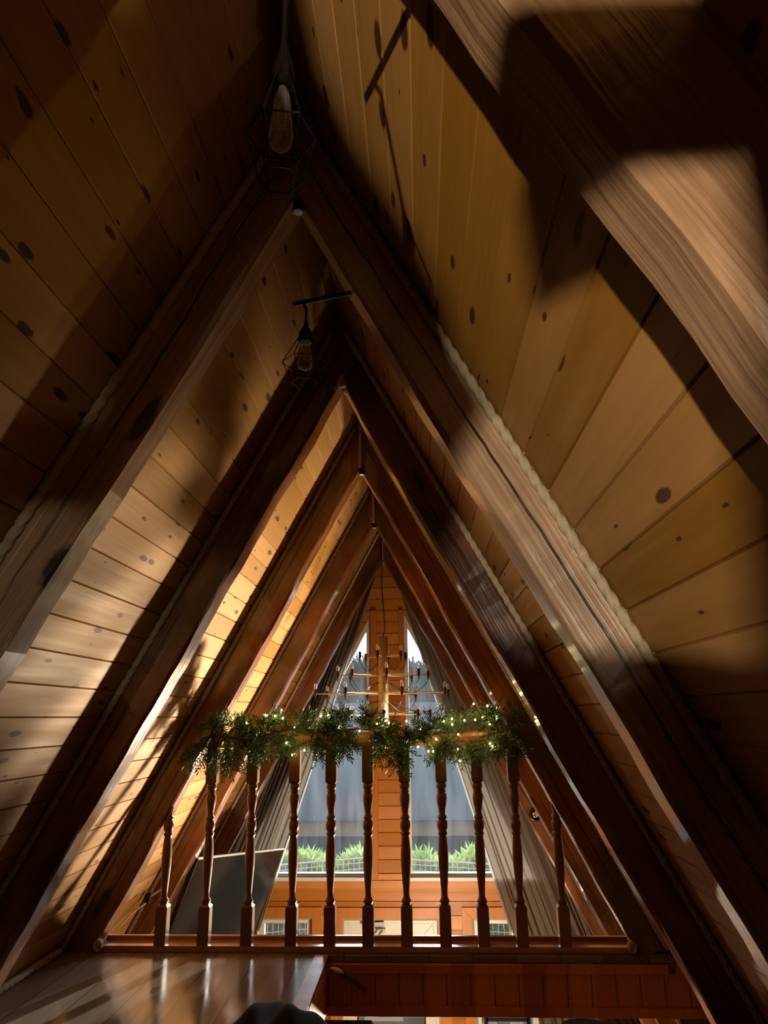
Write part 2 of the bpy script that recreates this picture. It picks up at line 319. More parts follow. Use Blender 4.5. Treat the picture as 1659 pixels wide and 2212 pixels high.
def ceiling(side):
    nn = NRC if side > 0 else NLC; sg = 1 if side > 0 else -1
    t0 = slope_t(side, nn, ZAP); t1 = slope_t(side, nn, ZG - 0.05); ph = -0.503 if side > 0 else -0.402
    cuts = [t0]; k = math.ceil((t0 - ph) / PL + 1e-6)
    while ph + k * PL < t1: cuts.append(ph + k * PL); k += 1
    cuts.append(t1); b = MB(); zi = sg * nn; zo = sg * (nn + 0.12); g, d = 0.0032, 0.006
    prof = []
    for i in range(len(cuts) - 1): prof += [(cuts[i], zi + sg * d), (cuts[i] + g, zi), (cuts[i + 1] - g, zi)]
    prof.append((cuts[-1], zi + sg * d)); k = len(prof)
    ys = [Y0 + (Y1 - Y0) * i / 6 for i in range(7)]; vs = []; fs = []
    for y in ys: vs += [(x, y, z) for x, z in prof]
    for j in range(6):
        for i in range(k - 1): fs.append((j * k + i, j * k + i + 1, (j + 1) * k + i + 1, (j + 1) * k + i))
    b.add(vs, fs); e = 0.25
    b.box((t0 - e, Y0 - 0.2, min(zi + sg * 0.02, zo)), (t1, Y1 + 0.15, max(zi + sg * 0.02, zo)))
    me_ph = ph
    o = b.build('ceiling_right' if side > 0 else 'ceiling_left', None or (M['ceilR'] if side > 0 else M['ceilL']), matrix=(MR if side > 0 else ML))
    return struct(o, 'sloping pine plank ceiling on the %s' % ('right' if side > 0 else 'left'))
for key, ph in (('ceilR', -0.503), ('ceilL', -0.402)):
    M[key] = wood('pine_' + key, (0.40, 0.200, 0.052), (0.29, 0.130, 0.028), (0.040, 0.011, 0.003), plank=PL, phase=ph, across=0, gscale=(24, 1.3, 24), kscale=(15, 5.0, 15), kden=0.9, rough=0.55, ring=0.3, spec=0.25, k2d=True)
ceiling(1); ceiling(-1)

# loft floor with the stair opening, ground floor
b = MB(); XO = -0.450; YO, YF = 2.80, 3.655
b.prism([(xl(ZL, NLC) - 0.02, ZL), (XO, ZL), (XO, ZL - 0.025), (xl(ZL - 0.025, NLC) - 0.02, ZL - 0.025)], Y0, 3.80)
b.box((XO, Y0, ZL - 0.025), (xr(ZL, NRC) + 0.02, YO, ZL)); b.box((XO, YF, ZL - 0.025), (xr(ZL, NRC) + 0.02, 3.80, ZL))
struct(b.build('floor', M['floor']), 'glossy grey-brown floorboards of the loft')
b = MB(); zb = -1.27
b.box((-2.6, Y0, zb), (XO - 0.03, 3.79, ZL - 0.025)); b.box((XO - 0.03, Y0, zb), (2.6, YO - 0.02, ZL - 0.025))
# clip to roof handled by the slope: keep inside
o = b.build('trim_1', M['header']); struct(o, 'thickness of the loft floor under the boards')
b = MB(); b.box((XO - 0.03, YO - 0.02, zb), (XO - 0.002, YF + 0.02, ZL - 0.025)); struct(b.build('trim_2', M['wallwoodv']), 'brown side board of the stair opening')
b = MB(); b.box((XO - 0.055, YO, ZL), (XO + 0.006, YF, ZL + 0.006)); struct(b.build('trim_3', M['railh']), 'brown edging strip of the floor at the stair opening')
b = MB(); b.box((-3.2, Y0, ZG - 0.1), (3.2, Y1, ZG)); struct(b.build('floor_lower', M['ground']), 'lower floor')
# header of vertical planks across the stair opening
b = MB(); HX = 0.1065; x = -0.444
while x < xr(zb, NRC):
    x1 = x + HX; b.prism([(x + 0.002, zb + 0.035), (x1 - 0.002, zb + 0.035), (x1 - 0.002, ZL - 0.05), (x + 0.002, ZL - 0.05)], 3.640, 3.66); x = x1
b.box((XO, 3.648, zb), (xr(zb, NRC), 3.79, ZL - 0.026))
b.box((XO, 3.630, ZL - 0.062), (xr(zb, NRC) + 0.02, 3.662, ZL - 0.026)); b.box((XO, 3.632, zb), (xr(zb, NRC), 3.662, zb + 0.04))
struct(b.build('wall_header', M['header'], bevel=0.002), 'red-brown vertical plank face below the balustrade')

# ---------------------------------------------------------------- front wall
class Lin:
    def __init__(s, a, k=0.0): s.a, s.k = a, k
    def __call__(s, z): return s.a + s.k * z
RL, RR = Lin(-NLC / SA, CA / SA), Lin(NRC / SA, -CA / SA)
XI_L, XI_R = -0.470, -0.140
op = [  # x-left, x-right, z0, z1
    (Lin(-0.86 / SA, CA / SA), Lin(XI_L), -1.36, 0.95), (Lin(XI_R), Lin(0.33 / SA, -CA / SA), -1.36, 0.95),
    (Lin(-1.46), Lin(-0.985), -2.95, -1.672), (Lin(-0.725), Lin(0.115), ZG, -1.676), (Lin(0.402), Lin(0.93), -2.95, -1.672)]
zs = sorted(set([-0.657 - 0.1105 * k for k in range(-21, 27)] + [ZG, ZAP] + [q[2] for q in op] + [q[3] for q in op])); zs = [z for z in zs if ZG <= z <= ZAP]
# where a tall opening's sides cross its head
b = MB(); GR = set(round(-0.657 - 0.1105 * k, 4) for k in range(-21, 27))
for z0, z1 in zip(zs[:-1], zs[1:]):
    zm = (z0 + z1) / 2; g0 = 0.0035 if round(z0, 4) in GR else 0; g1 = 0.0035 if round(z1, 4) in GR else 0
    edges = [RL]
    for a_, b_, u, v in sorted(op, key=lambda q: q[0](zm)):
        if u - 1e-6 <= z0 and z1 <= v + 1e-6 and a_(zm) < b_(zm): edges += [a_, b_]
    edges.append(RR)
    for i in range(0, len(edges), 2):
        a_, b_ = edges[i], edges[i + 1]
        if b_(zm) - a_(zm) < 0.005: continue
        za, zb_ = z0 + g0, z1 - g1
        b.prism([(a_(za), za), (b_(za), za), (max(b_(zb_), a_(zb_)), zb_), (a_(zb_), zb_)], WY, WY + 0.02)
        b.prism([(a_(z0), z0), (b_(z0), z0), (max(b_(z1), a_(z1)), z1), (a_(z1), z1)], WY + 0.012, WY + 0.14)
struct(b.build('wall_front', M['wallwood']), 'orange plank gable wall with the windows')

def frame_poly(poly, w, y0, y1, mb):
    """ring of width w inside polygon (x, z)"""
    k = len(poly); P = [Vector((p[0], p[1])) for p in poly]; inn = []
    for i in range(k):
        a_, c_, d_ = P[i - 1], P[i], P[(i + 1) % k]; e1 = (c_ - a_).normalized(); e2 = (d_ - c_).normalized()
        n1 = Vector((-e1.y, e1.x)); n2 = Vector((-e2.y, e2.x)); bis = (n1 + n2); inn.append(c_ + bis * (w / (bis.dot(n1))))
    for i in range(k):
        j = (i + 1) % k; mb.prism([tuple(P[i]), tuple(P[j]), tuple(inn[j]), tuple(inn[i])], y0, y1)
    return [tuple(q) for q in inn]
def zat(lin, x): return (x - lin.a) / lin.k
LT = op[0][0]; RT = op[1][1]
tall = [[(LT(-1.36), -1.36), (XI_L, -1.36), (XI_L, zat(LT, XI_L))], [(XI_R, -1.36), (RT(-1.36), -1.36), (XI_R, zat(RT, XI_R))]]
for i, poly in enumerate(tall):
    f = MB(); inn = frame_poly(poly, 0.035, WY + 0.03, WY + 0.10, f); w = f.build('window_%d' % (i + 1), M['white'], bevel=0.003); struct(w, ('tall slanted window left of the wooden pier', 'tall slanted window right of the wooden pier')[i])
    g = MB(); g.prism(inn, WY + 0.062, WY + 0.066); gp = g.build('pane', M['glass'], w)
    s_ = MB(); x0 = min(p[0] for p in poly); x1 = max(p[0] for p in poly); s_.box((x0, WY - 0.035, -1.375), (x1, WY + 0.03, -1.352)); s_.build('window_sill', M['white'], w)
    pt = bpy.data.lights.new('window_portal', 'AREA'); pt.shape = 'RECTANGLE'; pt.size = 1.2; pt.size_y = 2.4; pt.cycles.is_portal = True
    po = bpy.data.objects.new('window_portal', pt); C.objects.link(po); po.location = ((-1.05, WY + 0.16, -0.2 + ZC), (0.45, WY + 0.16, -0.2 + ZC))[i]; po.rotation_euler = (-PI / 2, 0, 0)
for i, (x0, x1) in enumerate(((-1.46, -0.985), (0.402, 0.93))):
    poly = [(x0, -2.95), (x1, -2.95), (x1, -1.672), (x0, -1.672)]; f = MB(); inn = frame_poly(poly, 0.05, WY + 0.03, WY + 0.10, f); w = f.build('window_%d' % (i + 3), M['white'], bevel=0.003)
    struct(w, ('lower white window left of the door', 'lower white window right of the door')[i])
    g = MB(); g.prism(inn, WY + 0.062, WY + 0.066); g.build('pane', M['glass2'], w)
    pt = bpy.data.lights.new('window_portal', 'AREA'); pt.shape = 'RECTANGLE'; pt.size = 0.5; pt.size_y = 1.3; pt.cycles.is_portal = True
    po = bpy.data.objects.new('window_portal', pt); C.objects.link(po); po.location = ((x0 + x1) / 2, WY + 0.16, -2.3 + ZC); po.rotation_euler = (-PI / 2, 0, 0)
    c_ = MB(); q = [(x0 - 0.085, -3.0), (x1 + 0.085, -3.0), (x1 + 0.085, -1.585), (x0 - 0.085, -1.585)]; frame_poly(q, 0.085, WY - 0.018, WY + 0.002, c_); struct(c_.build('trim_%d' % (4 + i), M['wallwoodv'], bevel=0.002), 'wooden casing of a lower window')
# pier boards beside the tall windows
for i, (x0, x1) in enumerate(((-0.462, -0.402), (-0.190, -0.148))):
    b = MB(); b.box((x0, WY - 0.02, -1.36), (x1, WY + 0.001, 1.0)); struct(b.build('trim_%d' % (6 + i), M['wallwoodv'], bevel=0.002), 'vertical board on the wooden pier')
b = MB(); b.box((-1.5, WY - 0.012, -1.465), (0.75, WY + 0.001, -1.376)); struct(b.build('trim_8', M['wallwood'], bevel=0.002), 'horizontal board under the tall windows')
# door
b = MB(); q = [(-0.725, ZG), (0.115, ZG), (0.115, -1.676), (-0.725, -1.676)]; inn = frame_poly(q, 0.045, WY + 0.03, WY + 0.10, b)
d1 = b.build('door_1', M['offwhite'], bevel=0.003); struct(d1, 'cream glazed entrance door in the gable wall')
b = MB(); inn2 = frame_poly(inn, 0.085, WY + 0.035, WY + 0.085, b); b.build('door_leaf', M['offwhite'], d1, bevel=0.004)
b = MB(); b.box((inn2[3][0], WY + 0.045, -1.84), (inn2[2][0], WY + 0.075, inn2[2][1])); b.build('door_panel', M['offwhite'], d1)
b = MB(); frame_poly([(inn2[0][0], inn2[0][1]), (inn2[1][0], inn2[1][1]), (inn2[2][0], -1.84), (inn2[3][0], -1.84)], 0.012, WY + 0.04, WY + 0.08, b); b.build('glazing_bead', M['blackplastic'], d1)
b = MB(); b.prism([inn2[0], inn2[1], (inn2[2][0], -1.84), (inn2[3][0], -1.84)], WY + 0.06, WY + 0.064); b.build('pane', M['glass2'], d1)
b = MB(); b.box((-0.545, WY - 0.02, -1.735), (-0.36, WY + 0.035, -1.70)); b.tube([(-0.40, WY - 0.02, -1.735), (-0.37, WY - 0.06, -1.755), (-0.46, WY - 0.02, -1.86)], 0.008, 6); b.box((-0.41, WY - 0.05, -1.775), (-0.345, WY - 0.01, -1.745)); b.build('door_closer', M['grey'], d1)
b = MB(); q = [(-0.815, ZG), (0.205, ZG), (0.205, -1.588), (-0.815, -1.588)]; frame_poly(q, 0.085, WY - 0.018, WY + 0.002, b); struct(b.build('trim_9', M['wallwoodv'], bevel=0.002), 'wooden casing of the door')

# rope helper: three-lobed twisted section
def rope(pts, r=0.011, pitch=0.045, step=0.006, sides=12, mb=None):
    mb = mb or MB(); P = [Vector(p) for p in pts]; dense = []
    for a_, c_ in zip(P[:-1], P[1:]):
        k = max(1, int((c_ - a_).length / step)); dense += [a_.lerp(c_, i / k) for i in range(k)]
    dense.append(P[-1]); k = len(dense); vs = []; fs = []; dist = 0.0
    for i, p in enumerate(dense):
        if i: dist += (p - dense[i - 1]).length
        t = (dense[min(i + 1, k - 1)] - dense[max(i - 1, 0)]).normalized(); a_ = t.cross(Vector((0.13, 0.97, 0.2))).normalized(); c_ = t.cross(a_)
        for j in range(sides):
            th = 2 * PI * j / sides; rr = r * (0.60 + 0.46 * abs(math.cos(1.5 * th - PI * dist / pitch * 1.5)) ** 0.7)
            vs.append(p + a_ * (math.cos(th) * rr) + c_ * (math.sin(th) * rr))
    for i in range(k - 1):
        for j in range(sides): fs.append((i * sides + j, i * sides + (j + 1) % sides, (i + 1) * sides + (j + 1) % sides, (i + 1) * sides + j))
    fs += [tuple(range(sides)), tuple((k - 1) * sides + j for j in range(sides))]
    return mb.add(vs, fs)
for nm, pts, lb in (('rope', [(-0.72, WY + 0.012, -2.6), (-0.72, WY + 0.012, -1.682), (0.11, WY + 0.012, -1.682), (0.11, WY + 0.012, -2.6)], 'twisted rope edging around the cream entrance door'),
                    ('rope', [(-1.455, WY + 0.012, -1.678), (-0.99, WY + 0.012, -1.678), (-0.99, WY + 0.012, -2.6)], 'twisted rope edging around the lower window left of the door'),
                    ('rope', [(0.408, WY + 0.012, -2.6), (0.408, WY + 0.012, -1.678), (0.92, WY + 0.012, -1.678)], 'twisted rope edging around the lower window right of the door')):
    tag(rope(pts, 0.012, 0.03).build(nm, M['rope'], smooth=True), lb, 'rope')

# added partition behind the camera, openings and post cut to shape lamp shadows
b = MB(); yb0, yb1 = -0.62, -0.58
def zr(lo, hi, x0, x1): b.prism([(x0, lo), (x1, lo), (x1, hi), (x0, hi)], yb0, yb1)
b.prism([(xl(ZL, NLC), ZL), (xr(ZL, NRC), ZL), (xr(-0.178, NRC), -0.178), (-0.395, -0.178), (-0.395, -0.212), (xl(-0.212, NLC), -0.212)], yb0, yb1)
b.prism([(-0.482, -0.23), (-0.300, -0.23), (-0.302, -0.178), (-0.322, -0.127), (-0.290, -0.078), (-0.274, -0.052), (-0.288, -0.022), (-0.294, 0.015), (-0.313, 0.061), (-0.335, 0.104), (-0.352, 0.150), (-0.360, 1.0), (-0.425, 1.0), (-0.430, 0.066), (-0.455, 0.029), (-0.475, -0.008), (-0.481, -0.046)], yb0 + 0.018, yb0 + 0.024)  # post cut to the outline of the photographer's shadow
b.prism([(xl(0.5, NLC), 0.5), (xr(0.5, NRC), 0.5), (XAP, ZAP)], yb0, yb1)
zr(-0.094, -0.058, -1.3, -0.48); zr(-0.009, 0.036, -0.235, 0.55); zr(-0.24, 0.55, -0.158, 0.50); zr(-0.24, 0.6, -1.3, -0.72); zr(0.10, 0.6, -1.3, -0.47)
b.prism([(xl(ZG, NLC), ZG), (xr(ZG, NRC), ZG), (xr(ZL - 0.03, NRC), ZL - 0.03), (xl(ZL - 0.03, NLC), ZL - 0.03)], yb0, yb1)
struct(b.build('shadow_mask_wall', M['darkwood']), 'inner partition behind the bed')
b = MB(); b.prism([(xl(ZG, NLC) - 0.1, ZG), (xr(ZG, NRC) + 0.1, ZG), (XAP, ZAP + 0.2)], Y0, Y0 + 0.1); struct(b.build('wall_rear', M['darkwood']), 'rear gable wall')
b = MB(); vs = []; fs = []  # net added over the left opening, it dims the lamp there
for i in range(41):
    for z in (-0.22, 0.12): vs.append((-1.28 + 0.875 * i / 40, -0.655 + 0.006 * math.sin(i * 1.3), z))
for i in range(40): fs.append((2 * i, 2 * i + 1, 2 * i + 3, 2 * i + 2))
tag(b.add(vs, fs).build('dimming_net', M['net'], smooth=True), 'unseen net added over the left opening to dim the lamp', 'curtain')
LX, LY, LZ = -0.40, -1.20, -0.27
t = thing('table_lamp', 'small lit table lamp behind the added partition', 'lamp', (LX, LY, LZ - 0.30))
MB().lathe([(0.06, 0), (0.06, 0.012), (0.012, 0.03), (0.012, 0.22), (0.02, 0.25)], (LX, LY, LZ - 0.30)).build('lamp_base', M['black'], t, smooth=True)
MB().ball((LX, LY, LZ - 0.012), 0.016).build('light_bulb', M['glow'], t, smooth=True)
pl = bpy.data.lights.new('table_lamp_light', 'POINT'); pl.energy = LAMP_W; pl.color = (1.0, 0.83, 0.60); pl.shadow_soft_size = 0.012
po = bpy.data.objects.new('table_lamp_light', pl); C.objects.link(po); po.location = (LX, LY, LZ + ZC + 0.006)
t = thing('nightstand', 'small wooden nightstand carrying the table lamp', 'table', (LX, LY, ZL))
MB().box((LX - 0.2, LY - 0.18, LZ - 0.33), (LX + 0.2, LY + 0.18, LZ - 0.30)).build('table_top', M['railh'], t)
for i in (-1, 1):
    for j in (-1, 1): MB().box((LX + i * 0.17 - 0.02, LY + j * 0.15 - 0.02, ZL), (LX + i * 0.17 + 0.02, LY + j * 0.15 + 0.02, LZ - 0.33)).build('leg', M['railh'], t)

# unseen fill lamps added downstairs to brighten the gable end
for i, (x, y, z, p, lab) in enumerate(((0.15, 5.35, -2.0, DOWN_W, 'unseen fill lamp added downstairs in front of the entrance door'), (-0.3, 4.45, -2.2, DOWN2_W, 'unseen fill lamp added downstairs under the edge of the loft'))):
    t = thing('fill_lamp', lab, 'lamp', (x, y, ZG))
    MB().lathe([(0.14, 0), (0.14, 0.02), (0.015, 0.035), (0.012, z - ZG - 0.06)], (x, y, ZG)).build('stand', M['black'], t, smooth=True)
    MB().ball((x, y, z), 0.055).build('light_bulb', M['glow'], t, smooth=True)
    pl = bpy.data.lights.new('fill_lamp_light', 'POINT'); pl.energy = p; pl.color = (1.0, 0.80, 0.56); pl.shadow_soft_size = 0.06
    po = bpy.data.objects.new('fill_lamp_light', pl); C.objects.link(po); po.location = (x, y, z + ZC)

# unseen uplighter added downstairs, its spots brighten the left roof slope
x, y, z = 1.20, 6.30, -2.05; t = thing('fill_uplighter', 'unseen fill uplighter added downstairs right of the entrance door', 'lamp', (x, y, ZG))
MB().lathe([(0.15, 0), (0.15, 0.02), (0.014, 0.035), (0.012, z - ZG - 0.30)], (x, y, ZG)).build('stand', M['black'], t, smooth=True)
MB().lathe([(0.02, -0.34), (0.14, -0.30), (0.20, -0.22), (0.19, -0.22), (0.13, -0.285), (0.02, -0.32)], (x, y, z), 24).build('bowl', M['black'], t, smooth=True)
MB().ball((x, y, z - 0.25), 0.04).build('light_bulb', M['glow'], t, smooth=True)
for p, az, el, half, bl in UPS:
    pl = bpy.data.lights.new('fill_uplighter_light', 'SPOT'); pl.energy = p; pl.color = (1.0, 0.84, 0.60); pl.shadow_soft_size = 0.16; pl.spot_size = 2 * math.radians(half); pl.spot_blend = bl
    az, el = math.radians(az), math.radians(el); d = Vector((-math.sin(az) * math.cos(el), -math.cos(az) * math.cos(el), math.sin(el)))
    po = bpy.data.objects.new('fill_uplighter_light', pl); C.objects.link(po); po.location = (x, y, z + ZC); po.rotation_euler = d.to_track_quat('-Z', 'Y').to_euler()

# ---------------------------------------------------------------- rafters
FY = [0.48, 1.57, 2.66, 3.70, 4.85, 6.06]; FT = [0.095, 0.10, 0.12, 0.12, 0.12, 0.12]
def rafter(side, k):
    ni = NRI if side > 0 else NLI; nc = NRC if side > 0 else NLC; sg = side; y0, y1 = FY[k], FY[k] + FT[k]
    t0 = slope_t(side, ni, (NRI + NLI) / 2 / CA); t1 = slope_t(side, ni, ZG)
    rnd = random.Random(100 * k + side); K = 90; vs = []; fs = []
    ph = [rnd.uniform(0, 6.28) for _ in range(6)]
    def wob(x, j): return 0.0035 * math.sin(x * 5 + ph[j]) + 0.002 * math.sin(x * 13 + ph[(j + 1) % 6]) + 0.0012 * math.sin(x * 31 + ph[(j + 2) % 6])
    c = 0.010
    for i in range(K + 1):
        x = t0 - 0.0 + (t1 - t0) * i / K
        ext = 0.0
        prof = [(y0 + wob(x, 3), nc + 0.004), (y0 + wob(x, 0), ni + c), (y0 + c + wob(x, 0), ni + wob(x, 1)), (y1 - c + wob(x, 2), ni + wob(x, 1)), (y1 + wob(x, 2), ni + c), (y1, nc + 0.004)]
        for yy, nn in prof:
            # mitre at the ridge: points farther out start higher up
            xs = x - (nn - ni) * math.tan(A) * max(0.0, 1 - i / 6.0) * 1.0
            vs.append((xs, yy, sg * nn))
    m_ = 6
    for i in range(K):
        for j in range(m_): fs.append((i * m_ + j, i * m_ + (j + 1) % m_, (i + 1) * m_ + (j + 1) % m_, (i + 1) * m_ + j))
    fs += [tuple(range(m_)), tuple(K * m_ + j for j in range(m_))]
    off = sg * (ni + nc) / 2
    b = MB(); b.add([(x, y - y0, z - off) for x, y, z in vs], fs)
    mt = (MR if side > 0 else ML); loc = mt @ Vector((0, y0, off))
    o = b.build('rafter', M['beamdim'] if k == 0 else M['beamlit'] if k == 1 else M['beam'], matrix=Matrix.Translation(loc) @ mt)
    o.data.polygons.foreach_set('use_smooth', [False] * len(o.data.polygons))
    return o
NAMES = {(1, 0): 'nearest right rafter crossing the upper right corner', (-1, 0): 'nearest left rafter just beyond the upper left edge',
         (1, 1): 'broad grainy right rafter with a long crack, second from the camera', (-1, 1): 'second left rafter from the camera, meeting the left photo edge',
         (1, 2): 'right rafter in the dark, third from the camera', (-1, 2): 'left rafter third from the camera, just before the balustrade',
         (1, 3): 'reddish right rafter that the balustrade ends against', (-1, 3): 'left rafter that the balustrade ends against',
         (1, 4): 'right rafter next beyond the balustrade', (-1, 4): 'left rafter next beyond the balustrade',
         (1, 5): 'farthest right rafter in front of the curtain, with a round spotlight', (-1, 5): 'farthest left rafter in front of the curtain'}
for k in range(6):
    for side in (1, -1): tag(rafter(side, k), NAMES[(side, k)], 'rafter', 'rafters of the A-frame')

# ropes along the joint of rafter and ceiling
def joint(side, k, z): 
    nn = (NRC if side > 0 else NLC) - 0.014; return ((xr(z, nn) if side > 0 else xl(z, nn)), FY[k] - 0.009, z)
ORD = {1: 'second', 2: 'third', 3: 'fourth', 4: 'fifth', 5: 'sixth'}
for k in (1, 2, 3, 4, 5):
    for side in (1, -1):
        zt, zb2 = ((NRI + NLI) / 2 / CA + 0.22, -1.02 if k < 4 else -2.4)
        tag(rope([joint(side, k, zt), joint(side, k, zb2)], 0.0125, 0.060, step=0.0045 if k < 3 else 0.007).build('rope', M['rope'], smooth=True), 'twisted rope along the ceiling joint of the %s %s rafter from the camera' % (ORD[k], 'right' if side > 0 else 'left'), 'rope', 'ropes along the rafters')
zi = (NRI + NLI) / 2 / CA; xi = (NRI - NLI) / 2 / SA
for k in (3, 4, 5):
    y = FY[k] - 0.012; tag(rope([(xi, y, zi + 0.30), (xi, y, zi - 0.01)], 0.011, 0.04).build('rope', M['rope'], smooth=True), 'short vertical rope over the ridge joint of the %s rafter pair' % ORD[k], 'rope', 'ropes over the ridge joints')
tag(rope([(xl(ZL, NLC) + 0.03, 2.2, ZL + 0.013), (xl(ZL, NLC) + 0.03, 3.66, ZL + 0.013)], 0.016, 0.06).build('rope', M['rope'], smooth=True), 'pale thick rope along the floor edge at the lower left', 'rope')

# ridge blocks / small ceiling spotlights
def spotlight(k, lab, rope_end=False):
    y = FY[k] + 0.03; z = zi - 0.005; t = thing('ceiling_spotlight', lab, 'spotlight', (xi, y, z + 0.03), 'small spotlights at the ridge')
    MB().lathe([(0.018, 0.05), (0.018, 0.0), (0.012, -0.004)], (xi, y, z), 12).build('lamp_body', M['black'], t, smooth=False)
    MB().ball((xi - 0.018, y - 0.02, z + 0.03), 0.010).build('swivel_joint', M['chrome'], t, smooth=True)
    MB().lathe([(0.013, 0.0), (0.016, -0.032), (0.014, -0.034)], (xi + 0.006, y - 0.02, z - 0.005), 12).build('lamp_head', M['black'], t)
    MB().lathe([(0.0128, -0.0345), (0.001, -0.0365)], (xi + 0.006, y - 0.02, z - 0.005), 12).build('lens', M['bulb'], t)
spotlight(1, 'small black spotlight with a bright glint at the ridge of the second rafter pair'); spotlight(3, 'small black spotlight at the ridge of the fourth rafter pair'); spotlight(4, 'small black spotlight at the ridge of the fifth rafter pair')
b = MB(); b.ball((xi + 0.01, FY[2] - 0.012, zi - 0.01), 0.02, 10, 8, 1.3); rope([(xi + 0.012, FY[2] - 0.03, zi + 0.012), (xi + 0.02, FY[2] - 0.035, zi - 0.04)], 0.012, 0.02, mb=b)
tag(b.build('rope_knot', M['rope'], smooth=True), 'frayed pale rope end at the ridge of the third rafter pair', 'rope')

# ---------------------------------------------------------------- balustrade
BX = [-1.243, -1.040, -0.836, -0.627, -0.446, -0.266, -0.086, 0.093, 0.268, 0.444, 0.638]
BY = 3.725; ZP = -1.012
bal = thing('balustrade', 'turned wooden balustrade across the loft edge', 'railing', (xi, BY, ZP - 0.025))
def inner_l(z): return xl(z, NLI - 0.006)
def inner_r(z): return xr(z, NRI - 0.006)
b = MB(); b.prism([(inner_l(ZL), ZL), (inner_r(ZL), ZL), (inner_r(ZP), ZP), (inner_l(ZP), ZP)], BY - 0.035, BY + 0.075); b.build('bottom_rail', M['railgloss'], bal, bevel=0.003)
b = MB(); b.prism([(inner_l(ZL), ZL), (inner_r(ZL), ZL), (inner_r(ZP + 0.018), ZP + 0.018), (inner_l(ZP + 0.018), ZP + 0.018)], BY + 0.062, BY + 0.085); b.build('edge_strip', M['railgloss'], bal, bevel=0.004)
z0, z1 = -0.138, -0.068; b = MB(); prof = [(-0.022, z0), (0.022, z0), (0.026, z0 + 0.012), (0.030, z0 + 0.02), (0.030, z0 + 0.045), (0.022, z0 + 0.062), (0.010, z1), (-0.010, z1), (-0.022, z0 + 0.062), (-0.030, z0 + 0.045), (-0.030, z0 + 0.02), (-0.026, z0 + 0.012)]
k = len(prof); vs = [(inner_l(z), BY + y, z) for y, z in prof] + [(inner_r(z), BY + y, z) for y, z in prof]
b.add(vs, [tuple(range(k)), tuple(range(2 * k - 1, k - 1, -1))] + [(i, (i + 1) % k, k + (i + 1) % k, k + i) for i in range(k)]); b.build('handrail', M['railh'], bal, smooth=False)
PROF = [(0.020, -0.846), (0.018, -0.838), (0.0235, -0.832), (0.0215, -0.822), (0.0150, -0.812), (0.0145, -0.79), (0.0185, -0.74), (0.0228, -0.68), (0.0238, -0.640), (0.0228, -0.60), (0.0195, -0.560), (0.0175, -0.546), (0.0225, -0.540), (0.0225, -0.533), (0.0175, -0.527), (0.0235, -0.515), (0.0255, -0.498), (0.0230, -0.482), (0.0175, -0.474), (0.0220, -0.468), (0.0220, -0.461), (0.0150, -0.452), (0.0160, -0.435), (0.0225, -0.400), (0.0250, -0.380), (0.0235, -0.362), (0.0180, -0.352), (0.0230, -0.346), (0.0175, -0.340), (0.0230, -0.332), (0.0250, -0.322), (0.0225, -0.312), (0.018, -0.306)]
for x in BX:
    bm = bmesh.new(); mb = MB(); h = 0.0265
    for (za, zb_) in ((ZP, -0.852), (-0.300, z0 + 0.004)):
        mb.add([(-h, -h, za), (h, -h, za), (h, h, za), (-h, h, za), (-h, -h, zb_), (h, -h, zb_), (h, h, zb_), (-h, h, zb_)], [(0, 3, 2, 1), (4, 5, 6, 7), (0, 1, 5, 4), (1, 2, 6, 5), (2, 3, 7, 6), (3, 0, 4, 7)])
    def cham(za, zb_):  # chamfered shoulder between square block and turning
        r = 0.019; mb.add([(-h, -h, za), (h, -h, za), (h, h, za), (-h, h, za), (-r, -r, zb_), (r, -r, zb_), (r, r, zb_), (-r, r, zb_)], [(0, 1, 5, 4), (1, 2, 6, 5), (2, 3, 7, 6), (3, 0, 4, 7), (4, 5, 6, 7), (0, 3, 2, 1)])
    cham(-0.852, -0.842); cham(-0.300, -0.308)
    mb.lathe(PROF, (0, 0, 0), 20)
    me = bpy.data.meshes.new('baluster'); me.from_pydata(mb.v, [], mb.f); bm.from_mesh(me)
    # outer balusters are cut along the rafter
    for nv, dd in (((SA, 0, CA), NRI - 0.004), ((-SA, 0, CA), NLI - 0.004)):
        co = Vector((0, 0, dd / CA)) - Vector((x, 0, 0))
        res = bmesh.ops.bisect_plane(bm, geom=bm.verts[:] + bm.edges[:] + bm.faces[:], plane_co=co, plane_no=nv, clear_outer=True, dist=1e-5)
        ed = [e for e in res['geom_cut'] if isinstance(e, bmesh.types.BMEdge)]
        if ed: bmesh.ops.holes_fill(bm, edges=ed, sides=0)
    bmesh.ops.recalc_face_normals(bm, faces=bm.faces); bm.to_mesh(me); bm.free()
    for p in me.polygons: p.use_smooth = 4e-7 < p.area < 0.00022
    me.materials.append(M['rail']); o = bpy.data.objects.new('baluster', me); C.objects.link(o); o.parent = bal
    bb = BASE[bal.name]; o.location = (x - bb[0], BY - bb[1] - 0.008, -bb[2])
for xk, lb in ((inner_r(ZP) - 0.012, 'coiled rope knot at the right end of the balustrade foot'), (inner_l(ZP) + 0.012, 'coiled rope knot at the left end of the balustrade foot')):
    b = MB()
    for i in range(3):
        pts = [(xk + 0.014 * math.cos(a_ * PI / 6), BY - 0.052 + 0.008 * i, ZP + 0.004 + 0.02 * math.sin(a_ * PI / 6)) for a_ in range(13)]; rope(pts, 0.008, 0.02, 0.004, 9, b)
    b.ball((xk, BY - 0.04, ZP + 0.004), 0.014); tag(b.build('rope_knot', M['rope'], smooth=True), lb, 'rope')

